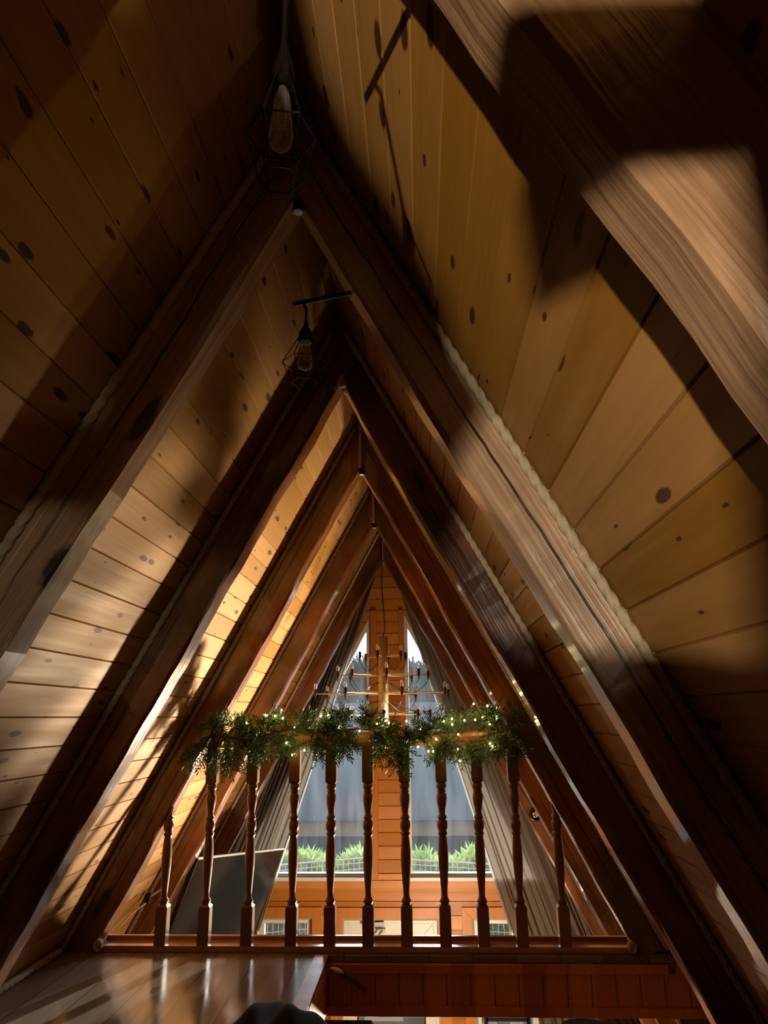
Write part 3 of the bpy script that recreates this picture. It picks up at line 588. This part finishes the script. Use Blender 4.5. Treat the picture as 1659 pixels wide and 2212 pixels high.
# ---------------------------------------------------------------- fir garland and fairy lights
rg = random.Random(21); fol = MB(); tw = MB()
def needle(p, d, L, w):
    d = d.normalized(); a_ = d.cross(Vector((rg.uniform(-1, 1), rg.uniform(-1, 1), rg.uniform(-1, 1)))).normalized() * w
    q = p + d * L; m_ = p + d * (L * 0.45); n_ = d.cross(a_).normalized() * (w * 0.45)
    fol.add([p, m_ + a_, q, m_ - a_, m_ + n_], [(0, 1, 4), (1, 2, 4), (2, 3, 4), (3, 0, 4), (0, 3, 2, 1)])
def sprig(p, d, L, sub=True):
    d = d.normalized(); pts = [p + d * (L * t) + Vector((0, 0, -0.09 * L * t * t)) for t in (0, 0.33, 0.66, 1)]
    tw.tube(pts, [0.0028, 0.0022, 0.0017, 0.001], 4); u = d.cross(Vector((rg.uniform(-.4, .4), 1, rg.uniform(-.4, .4)))).normalized(); k = int(L / 0.0062)
    for i in range(k):
        t = (i + 0.5) / k; p_ = p + d * (L * t) + Vector((0, 0, -0.09 * L * t * t)); s = 1 if i % 2 else -1
        nd = d * rg.uniform(0.75, 1.1) + u * s * rg.uniform(0.7, 1.0) + Vector((rg.uniform(-.12, .12), rg.uniform(-.35, .35), rg.uniform(-.12, .12)))
        needle(p_, nd, rg.uniform(0.023, 0.033) * (1 - 0.25 * t), 0.0040)
    needle(pts[-1], d, 0.028, 0.0040)
    if sub:
        for t in (0.3, 0.5, 0.68):
            for s in (-1, 1):
                if rg.random() < 0.8: sprig(p + d * (L * t) + Vector((0, 0, -0.09 * L * t * t)), d * 0.9 + u * s * rg.uniform(0.6, 0.9), L * rg.uniform(0.38, 0.55), False)
def stemp(x): return Vector((x, BY - 0.035 + 0.02 * math.sin(x * 9), -0.075 - 0.02 * math.sin(x * 5.3 + 1) + 0.012 * math.sin(x * 17)))
tw.tube([stemp(-1.10 + i * 0.026) for i in range(61)], 0.006, 6)
for i in range(100):
    x = -1.10 + 1.575 * (i + rg.random()) / 100; p = stemp(x); th = rg.gauss(0, 1)
    ang = rg.uniform(0, 2 * PI); d = Vector((rg.uniform(-0.9, 0.9), 0.55 * math.sin(ang) - 0.25, 0.75 * math.cos(ang) - 0.05)); sprig(p, d, rg.uniform(0.085, 0.150))
# long hanging and rising sprays, where the photograph shows them: x, dx, dz, length
for x, dx, dz, L in ((-1.06, -0.5, -0.8, 0.15), (-1.04, 0.2, -1, 0.18), (-0.98, 0.35, -1, 0.23), (-0.95, -0.1, -1, 0.22), (-0.90, 0.15, -1, 0.17), (-0.80, 0.3, -1, 0.16), (-0.72, 0.5, -1, 0.15), (-0.64, -0.1, -1, 0.16), (-0.52, 0.3, -1, 0.15), (-0.60, 0.8, -0.7, 0.16),
                     (-0.40, 0.15, -1, 0.17), (-0.33, -0.4, -1, 0.15), (-0.22, 0.2, -1, 0.19), (-0.13, 0.15, -1, 0.20), (-0.10, 0.5, -1, 0.15), (0.04, 0.2, -1, 0.14), (0.10, -0.3, -1, 0.17), (0.16, 0.3, -1, 0.18), (0.24, 0.4, -1, 0.15), (0.36, 0.2, -1, 0.12), (0.46, -0.4, -1, 0.17), (0.45, 0.1, -1, 0.14), (0.38, -0.4, -0.9, 0.13),
                     (-0.90, -0.15, 1, 0.13), (-0.80, 0.25, 1, 0.13), (-1.02, 0.0, 1, 0.11), (-0.98, -0.5, 0.9, 0.11), (-0.50, 0.5, 0.8, 0.13), (-0.62, 0.1, 1, 0.10), (-0.45, 0.7, 0.7, 0.15), (-0.30, 0.3, 0.9, 0.12), (-0.2, 0.9, 0.5, 0.12), (0.0, 0.5, 0.9, 0.14), (0.02, 0.9, 0.75, 0.19), (0.14, -0.2, 1, 0.14), (0.20, 0.3, 1, 0.17), (0.22, -0.5, 0.9, 0.14), (0.33, 0.1, 1, 0.15), (0.38, -0.3, 1, 0.15), (0.42, 0.35, 0.9, 0.13), (0.40, 0.7, 0.5, 0.13)):
    sprig(stemp(x) + Vector((0, rg.uniform(-0.03, 0.01), 0)), Vector((dx, rg.uniform(-0.5, 0.15), dz)), L * (0.80 if dz < 0 else 1.0))
gar = thing('garland', 'green fir garland draped along the handrail of the balustrade', 'garland', (xi, BY - 0.03, -0.07))
tw.build('stem', M['twig'], gar); fol.build('foliage', M['needle'], gar)
IM = ((400, 1480, 4.1475, [(597, 342), (730, 297), (745, 372), (840, 455), (775, 585), (927, 650), (827, 690), (1060, 362), (1118, 353), (1215, 457), (1380, 490), (1525, 430), (690, 345), (560, 470)]),)
FL = [(-.767, .017), (-.688, .041), (-.679, .002), (-.623, -.043), (-.661, -.115), (-.571, -.150), (-.630, -.172), (-.492, .010), (-.457, .014), (-.400, -.045), (-.301, -.063), (-.215, -.030), (-.72, .012), (-.155, -.025),
      (-.070, -.018), (-.002, -.055), (.113, -.020), (.153, -.010), (.154, -.036), (.215, -.017), (.263, .060), (.266, -.015), (.303, -.005), (.329, .050), (.374, .041), (.370, -.004), (.337, -.036), (.182, -.083), (.075, -.105), (.019, -.118), (-.015, -.138), (.035, -.160), (.057, -.160), (.177, -.152), (.184, -.204), (.333, -.127), (.346, -.141), (-.178, -.140), (-.86, -.02), (-.93, .005)]
fl = thing('fairy_lights', 'string of small warm lit bulbs wound through the fir garland', 'fairy lights', (xi, BY - 0.08, -0.07)); cord = []
for i, (x, z) in enumerate(FL):
    y = BY - 0.075 - 0.02 * rg.random(); MB().ball((x, y, z), 0.0040, 8, 6, 1.25).build('light_bulb', M['fairy'], fl, smooth=True); cord.append((x, y + 0.004, z - 0.004))
cord.sort(); b = MB(); b.tube([(p[0], p[1] + 0.02, p[2]) for p in cord], 0.0014, 4); b.build('cord', M['twig'], fl)

# ---------------------------------------------------------------- chandelier
CX, CY = -0.265, 5.30
ch = thing('chandelier', 'tiered brass chandelier with thin arms and unlit clear bulbs', 'chandelier', (CX, CY, -0.05))
b = MB(); b.lathe([(0.036, 0.575), (0.036, -0.045)], (CX, CY, 0), 24); st = b.build('stem', M['brass'], ch, smooth=True)
for p in st.data.polygons: p.use_smooth = len(p.vertices) == 4
b = MB(); b.tube([(CX + 0.0, CY, 0.575), (CX + 0.018, CY, 0.63), (CX + 0.012, CY, 0.72), (CX - 0.004, CY, 0.95), (CX - 0.002, CY, 1.25), (CX, CY, 1.60)], 0.0045, 6); b.build('cord', M['blackplastic'], ch, smooth=True)
for z, r, nn, a0, sag in ((0.430, 0.175, 6, 0.35, 0.085), (0.295, 0.33, 8, 0.12, 0.11), (0.165, 0.495, 8, 0.30, 0.12), (0.020, 0.335, 8, 0.05, 0.06)):
    for i in range(nn):
        th = a0 + 2 * PI * i / nn; c_, s_ = math.cos(th), math.sin(th); px, py = CX + r * c_, CY + r * s_
        a_ = MB(); a_.tube([(CX + 0.03 * c_, CY + 0.03 * s_, z), (px, py, z)], 0.0028, 6); a_.tube([(CX + 0.03 * c_, CY + 0.03 * s_, z + 0.012), (px, py, z + 0.002)], 0.0018, 5); ar = a_.build('arm', M['brass'], ch)
        s2 = MB().lathe([(0.003, -0.040), (0.006, -0.018), (0.0105, -0.008), (0.0105, 0.030), (0.008, 0.032)], (px, py, z), 10); so_ = s2.build('socket', M['blackplastic'], ch)
        MB().lathe([(0.008, 0.031), (0.0105, 0.038), (0.0112, 0.056), (0.0085, 0.068), (0.001, 0.073)], (px, py, z), 10).build('light_bulb', M['bulb'], so_, smooth=True)
        w_ = MB(); k = 10; w_.tube([(CX + (r + 0.004 - (r - 0.03) * t) * c_, CY + (r + 0.004 - (r - 0.03) * t) * s_, z - 0.034 * (1 - t) - 0.05 * t - sag * math.sin(PI * min(1, t * 1.05)) * (1 - t * 0.55)) for t in [j / k for j in range(k + 1)]], 0.0022, 5); w_.build('wire', M['blackplastic'], ch, smooth=True)

# ---------------------------------------------------------------- cage pendants
def pendant(x, y, z, lab, barx, barz, s=1.0):
    """z = top of the socket; bar runs from the cord to the rafter underside"""
    t = thing('pendant_lamp', lab, 'pendant lamp', (x, y, barz), 'cage pendants below the ridge')
    MB().tube([(x - 0.035, y, barz - 0.006), (barx, y, barz + 0.022)], 0.006, 8).build('bar', M['black'], t)
    MB().tube([(x - 0.008, y, barz - 0.004), (x, y, barz - 0.02), (x, y, z)], 0.0035, 6).build('cord', M['black'], t)
    so_ = MB().lathe([(0.004, 0.0), (0.006, -0.012), (0.018 * s, -0.034), (0.020 * s, -0.052), (0.016 * s, -0.06)], (x, y, z), 14).build('socket', M['black'], t)
    MB().lathe([(0.010 * s, -0.060), (0.013 * s, -0.072), (0.016 * s, -0.095), (0.020 * s, -0.118), (0.017 * s, -0.130), (0.008 * s, -0.136), (0.001, -0.137)], (x, y, z), 16).build('light_bulb', M['pbulb'], so_, smooth=True)
    f = MB(); f.tube([(x + 0.003, y, z - 0.06), (x + 0.004, y, z - 0.11), (x - 0.003, y, z - 0.11), (x - 0.004, y, z - 0.075)], 0.0006, 4); f.build('filament', M['brass'], t)
    c_ = MB(); n_ = 6
    def ring(r, zz, a0): return [Vector((x + r * math.cos(a0 + 2 * PI * i / n_), y + r * math.sin(a0 + 2 * PI * i / n_), z + zz)) for i in range(n_)]
    R0, R1, R2 = ring(0.018 * s, -0.045, 0.2), ring(0.057 * s, -0.118, 0.2), ring(0.033 * s, -0.172, 0.2)
    for i in range(n_):
        j = (i + 1) % n_
        for a_, d_ in ((R0[i], R1[i]), (R1[i], R1[j]), (R1[i], R2[i]), (R2[i], R2[j])): c_.tube([a_, d_], 0.0013, 5)
    c_.build('cage', M['black'], t)
pendant(-0.272, 1.62, 0.985, 'black wire cage pendant with a clear bulb below the second rafter pair', xr(1.06, NRI) + 0.004, 1.045)
pendant(-0.127, 0.58, 0.685, 'dark cage pendant barely visible at the top of the frame', xr(0.86, NRI) + 0.004, 0.86, 0.62)

# ---------------------------------------------------------------- curtains
def curtain(side, top_z, inner_b, lab, nf, seed):
    rc = random.Random(seed); NU, NV = 260, 46; vs = []; fs = []; zb_ = -2.75
    nn = (NRC if side > 0 else NLC) - 0.03; X = xr if side > 0 else xl
    ph = [rc.uniform(0, 6.28) for _ in range(4)]
    ztop, zlow = top_z, -2.3
    for i in range(NU + 1):
        u = i / NU; zs_ = ztop + (zlow - ztop) * u ** 1.15; S = (X(zs_, nn), zs_)
        ex = inner_b + (X(zb_, nn) - inner_b) * u ** 0.9; E_ = (ex, zb_ + 0.02)
        for j in range(NV + 1):
            v = j / NV; x = S[0] + (E_[0] - S[0]) * v; z = S[1] + (E_[1] - S[1]) * v
            am = 0.029 + 0.015 * math.sin(3 * u + ph[0]); am *= (0.55 + 0.6 * min(1, v * 2.2))
            uw = u + 0.030 * math.sin(9 * u + ph[1]) + 0.014 * math.sin(23 * u + ph[0]); fold = math.sin(2 * PI * nf * uw + 0.7 * math.sin(2.2 * v + ph[2] + 3 * u)) * (0.75 + 0.35 * math.sin(17 * u + ph[2])) ; fold2 = 0.20 * math.sin(2 * PI * nf * 2.3 * uw + ph[3] + 2.5 * v)
            vs.append((x + side * 0.010 * math.cos(2 * PI * nf * u) * min(1, v * 2), WY - 0.085 - am * (fold + fold2) * 0.8, z))
    for i in range(NU):
        for j in range(NV): fs.append((i * (NV + 1) + j, (i + 1) * (NV + 1) + j, (i + 1) * (NV + 1) + j + 1, i * (NV + 1) + j + 1))
    b = MB(); b.add(vs, fs); o = b.build('curtain', M['curtain'], smooth=True)
    h = MB(); xs_ = side * 0.03; vs2 = []; fs2 = []
    for j in range(NV + 1):
        p = vs[j]
        for q in range(5): vs2.append((p[0] - side * 0.020 * (1 - q / 4) * (0.3 + 0.7 * j / NV), WY - 0.075 - 0.012 * math.sin(q * 1.6), p[2]))
    for j in range(NV):
        for q in range(4): fs2.append((j * 5 + q, j * 5 + q + 1, (j + 1) * 5 + q + 1, (j + 1) * 5 + q))
    h.add(vs2, fs2); hm = h.build('sunlit_edge', M['sunlit_edge'], smooth=True); hm.parent = o; hm.location.z = 0; hm['label'] = 'inner edge with sunlight painted in'
    return tag(o, lab, 'curtain', 'gable window curtains')
curtain(-1, 1.50, -1.76, 'long taupe curtain drawn along the left roof slope', 15, 3); curtain(1, 1.50, 1.02, 'long taupe curtain drawn along the right roof slope', 14, 5)

# ---------------------------------------------------------------- television
TL = Vector((-1.449, 4.95, -0.862)); TR = Vector((-1.104, 6.1, -0.994)); u = (TR - TL); Lw = u.length; u.normalize()
v = Vector((-0.34, 0, -0.94)); v = (v - u * v.dot(u)).normalized(); nrm = v.cross(u).normalized()
if nrm.x < 0: nrm = -nrm
TLc = TL
def tvbox(a0, a1, b0, b1, c0, c1):
    m_ = MB(); vs = [TLc + u * a + v * b_ + nrm * c_ for c_ in (c0, c1) for a, b_ in ((a0, b0), (a1, b0), (a1, b1), (a0, b1))]
    return m_.add(vs, [(0, 1, 2, 3), (4, 7, 6, 5), (0, 4, 5, 1), (1, 5, 6, 2), (2, 6, 7, 3), (3, 7, 4, 0)])
tv = thing('television', 'large dark wall television tilted along the left roof slope behind the balustrade', 'television', tuple(TL + u * Lw / 2 + v * 0.68))
tvbox(0, Lw, 0, 0.69, -0.035, 0).build('housing', M['blackplastic'], tv, bevel=0.003)
tvbox(0.008, Lw - 0.008, 0.008, 0.68, 0.0, 0.002).build('screen', M['screen'], tv)
tvbox(0, Lw, -0.006, 0.002, -0.008, 0.004).build('frame_edge', M['white'], tv)['label'] = 'top edge with its highlight painted pale'  # white colour paints the highlight along the frame
tvbox(Lw * 0.3, Lw * 0.42, 0.2, 0.5, -0.10, -0.035).build('wall_bracket', M['black'], tv)

# ---------------------------------------------------------------- small fittings on the far rafters
def disc_lamp(c, r, lab):
    t = thing('round_spotlight', lab, 'spotlight', c)
    MB().lathe([(r, 0), (r, -0.02), (r * 0.8, -0.026), (r * 0.62, -0.012), (0.001, -0.01)], c, 20, 'y').build('ring', M['black'], t, smooth=False)
    MB().lathe([(r * 0.6, -0.012), (r * 0.55, -0.02), (0.001, -0.022)], c, 16, 'y').build('lens', M['chrome'], t, smooth=True)
zk = -0.742; disc_lamp((xr(zk, 0.428), FY[5] - 0.001, zk), 0.048, 'round dark spotlight on the farthest right rafter')
for k, z, lb in ((4, -1.045, 'small dark lamp socket with a pale wire on the left ceiling beyond the balustrade'), (5, -1.26, 'small pale lamp socket at the left ceiling joint next to the television')):
    nn = NLC - 0.02; x = xl(z, nn); y = FY[k] - 0.10; t = thing('lamp_socket', lb, 'lamp socket', (x, y, z))
    MB().lathe([(0.016, -0.03), (0.020, -0.01), (0.020, 0.02), (0.012, 0.03)], (x + 0.02, y, z), 12).build('socket', M['black'], t)
    w_ = MB(); w_.tube([(x + 0.03, y, z + 0.01), (x + 0.10, y - 0.01, z + 0.05), (x + 0.13, y, z + 0.09)], 0.007, 6); w_.tube([(x + 0.02, y, z - 0.02), (x - 0.02, y - 0.16, z - 0.05), (x - 0.045, y - 0.30, z - 0.10)], 0.005, 6); w_.build('wire', M['rope'], t)

# stair side panel and curved handrail in the opening
b = MB(); b.prism([(XO + 0.002, -1.272), (-0.245, -1.272), (0.05, -1.80), (0.20, -2.2), (XO + 0.002, -2.2)], 3.56, 3.60)
tag(b.build('stair_wall', M['darkwood']), 'dark wooden stair panel below the edge of the loft floor', 'panel')
t = thing('stair_handrail', 'dark curved stair handrail end with a painted sunlit highlight in the stair opening', 'handrail', (-0.38, 3.55, -1.12))
pts = [(-0.43 + 0.16 * q, 3.60 - 0.02 * q, -1.075 - 0.085 * q ** 1.8) for q in [i / 10 for i in range(11)]]
MB().tube(pts, [0.004 + 0.010 * math.sin(PI * (i + 1) / 12) for i in range(11)], 8).build('rail', M['darkwood'], t, smooth=True)
MB().tube([Vector(p) + Vector((0, -0.014, 0.006)) for p in pts[:5]], [0.003, 0.008, 0.009, 0.007, 0.002], 8).build('painted_highlight', M['white'], t, smooth=True)  # white strip paints the sunlit highlight on the rail

# dark blanket heap near the camera
b = MB(); NX, NY = 46, 36; HX0, HX1, HY0, HY1 = -0.72, -0.20, 2.05, 2.76; vs = []; fs = []; rb = random.Random(4); phb = [rb.uniform(0, 6.28) for _ in range(8)]
for i in range(NX + 1):
    for j in range(NY + 1):
        a_, c_ = i / NX, j / NY; x = HX0 + (HX1 - HX0) * a_; y = HY0 + (HY1 - HY0) * c_
        rr = math.sqrt(((a_ - 0.5) / 0.5) ** 2 + ((c_ - 0.45) / 0.55) ** 2)
        h = 0.185 * max(0.0, 1 - rr ** 2.6) ** 0.6 + (0.030 * math.sin(9 * a_ + 3 * c_ + phb[0]) + 0.022 * math.sin(17 * a_ - 7 * c_ + phb[1]) + 0.013 * math.sin(31 * a_ + 11 * c_ + phb[2])) * max(0, 1 - rr)
        vs.append((x, y, ZL + 0.003 + max(0, h)))
for i in range(NX):
    for j in range(NY): fs.append((i * (NY + 1) + j, (i + 1) * (NY + 1) + j, (i + 1) * (NY + 1) + j + 1, i * (NY + 1) + j + 1))
b.add(vs, fs); o = b.build('blanket', M['darkcloth'], smooth=True); tag(o, 'dark brown crumpled blanket heap on the floor at the bottom of the photo', 'blanket')

# rack with rolls by the lower right window
t = thing('black_rack', 'black metal rack by the lower window right of the door', 'rack', (0.62, 6.6, ZG))
b = MB(); 
for x in (0.465, 0.80): b.box((x - 0.014, 6.58, ZG), (x + 0.014, 6.61, -2.30))
b.box((0.465, 6.58, -2.325), (0.80, 6.61, -2.30)); b.box((0.465, 6.58, -2.455), (0.80, 6.61, -2.43)); b.build('frame', M['black'], t)
b = MB(); b.tube([(0.54, 6.50, -2.385), (0.74, 6.50, -2.375)], 0.027, 12); tag(b.build('paper_roll', mat('brown_paper', (0.42, 0.27, 0.2), 0.7)), 'brown roll lying in the black rack', 'roll')
b = MB(); b.ball((0.745, 6.49, -2.37), 0.042, 12, 8, 1.0); tag(b.build('white_bag', M['white'], smooth=True), 'crumpled white bundle at the end of the brown roll in the rack', 'bag')

# ---------------------------------------------------------------- outside
b = MB(); b.box((-30, Y1 + 0.14, ZG - 0.35), (30, 70, ZG - 0.12)); struct(b.build('ground_outside', M['lawn']), 'lawn outside')
b = MB(); b.box((-7, 8.30, ZG - 0.2), (7, 8.55, -2.72)); tag(b.build('retaining_wall', M['stone']), 'low wall of mixed grey and white stones outside the door', 'wall')
b = MB(); b.box((-7, 8.55, ZG - 0.2), (7, 12, -2.80)); struct(b.build('bank', M['soil']), 'raised planting bed outside')
def fence(x0, x1, za, zb_, lab):
    t = thing('wire_fence', lab, 'fence', ((x0 + x1) / 2, 8.62, -2.80)); b = MB(); k = int((x1 - x0) / 0.058)
    for i in range(k + 1):
        x = x0 + (x1 - x0) * i / k; zt = za + (zb_ - za) * i / k; b.tube([(x, 8.62, -2.8), (x, 8.62, zt - 0.005)], 0.0040, 4)
    for z in (-0.045, -0.105, -0.165, -0.225, -0.30, -0.40, -0.50, -0.65, -0.85, -1.05): b.tube([(x0, 8.625, za + z), (x1, 8.625, zb_ + z)], 0.0040, 4)
    b.build('mesh_panel', M['wire'], t); MB().tube([(x0, 8.62, za), ((x0 + x1) / 2, 8.62, (za + zb_) / 2 + 0.012), (x1, 8.62, zb_)], 0.010, 6).build('top_rail', M['wire'], t)
    MB().tube([(x1 - 0.02, 8.61, -2.8), (x1 - 0.02, 8.61, zb_ - 0.04)], 0.012, 6).build('post', M['wire'], t)
fence(-2.6, -0.42, -1.66, -1.475, 'wire mesh fence outside, seen through the left tall window'); fence(-0.40, 2.2, -1.50, -1.66, 'wire mesh fence outside, seen through the right tall window')
rs = random.Random(9)
def shrub(x, y, zt, w, nb, m, name, lab, cat, grp, L=(0.15, 0.32), zb_=-2.85):
    b = MB()
    for i in range(nb):
        h = rs.random() ** 0.7; z = zb_ + (zt - zb_) * h; rr = w * (1 - 0.75 * h) * math.sqrt(rs.random()); a_ = rs.uniform(0, 2 * PI)
        p = Vector((x + rr * math.cos(a_), y + 0.7 * rr * math.sin(a_), z)); d = Vector((0.5 * math.cos(a_) + rs.uniform(-.4, .4), 0.5 * math.sin(a_) + rs.uniform(-.4, .4), rs.uniform(0.3, 1.1))).normalized()
        L_ = rs.uniform(*L); q = d.cross(Vector((rs.uniform(-1, 1), rs.uniform(-1, 1), rs.uniform(-1, 1)))).normalized() * (L_ * 0.10)
        b.add([p, p + d * L_ * 0.4 + q, p + d * L_, p + d * L_ * 0.4 - q], [(0, 1, 2, 3)])
        for s in (-1, 1):
            for tt in (0.3, 0.55):
                e = (d + q.normalized() * s * 0.9).normalized(); o_ = p + d * L_ * tt; n_ = d * (L_ * 0.06); b.add([o_, o_ + e * L_ * 0.22 + n_, o_ + e * L_ * 0.42, o_ + e * L_ * 0.22 - n_], [(0, 1, 2, 3)])
    t = thing(name, lab, cat, (x, y, zb_), grp); b.build('foliage', m, t); MB().tube([(x, y, zb_ - 0.05), (x, y, zt - 0.15)], [0.03, 0.008], 6).build('stem', M['twig'], t)
for i, (x, zt) in enumerate(((-1.75, -1.42), (-1.42, -1.36), (-1.05, -1.46), (-0.72, -1.35), (-0.38, -1.40), (0.02, -1.40), (0.35, -1.44), (0.66, -1.36), (1.0, -1.30))):
    shrub(x, 8.98 + 0.12 * (i % 2), zt - 0.31, 0.34, 1600, M['thuja'], 'thuja_shrub', 'pale green thuja shrub behind the wire fence, %s from the left' % ('first', 'second', 'third', 'fourth', 'fifth', 'sixth', 'seventh', 'eighth', 'ninth')[i], 'shrub', 'thuja shrubs behind the fence')
# neighbouring house
hs = thing('neighbour_house', 'dark neighbouring house with a blue-grey roof and brown fascia beyond the hedge', 'building', (-0.5, 16, ZG))
MB().box((-8, 14.3, ZG - 0.2), (6, 20, -1.9)).build('house_wall', M['housewall'], hs); MB().box((-8.4, 13.7, -2.02), (6.4, 14.32, -1.72)).build('fascia', M['houseband'], hs)
b = MB(); b.add([(-8.4, 13.6, -1.75), (6.4, 13.6, -1.75), (6.4, 18, 0.35), (-8.4, 18, 0.35), (6.4, 22.4, -1.75), (-8.4, 22.4, -1.75)], [(0, 1, 2, 3), (3, 2, 4, 5), (0, 3, 5), (1, 4, 2), (0, 5, 4, 1)]); b.build('roof', M['roof'], hs)
for i, (x, y, h, w, pos) in enumerate(((-7.5, 30, 4.2, 2.6, 'far left'), (-4.4, 27, 3.3, 2.2, 'behind the left tall window'), (-2.2, 31, 4.1, 2.4, 'just left of the pier'), (0.3, 28, 3.7, 2.0, 'just right of the pier'), (2.6, 32, 3.9, 2.4, 'right of the right tall window'))):
    shrub(x, y, h - 2.2, w, 1500, M['conifer'], 'conifer_tree', 'distant conifer beyond the neighbouring roof, ' + pos, 'tree', 'distant conifers', (0.5, 1.1), ZG)
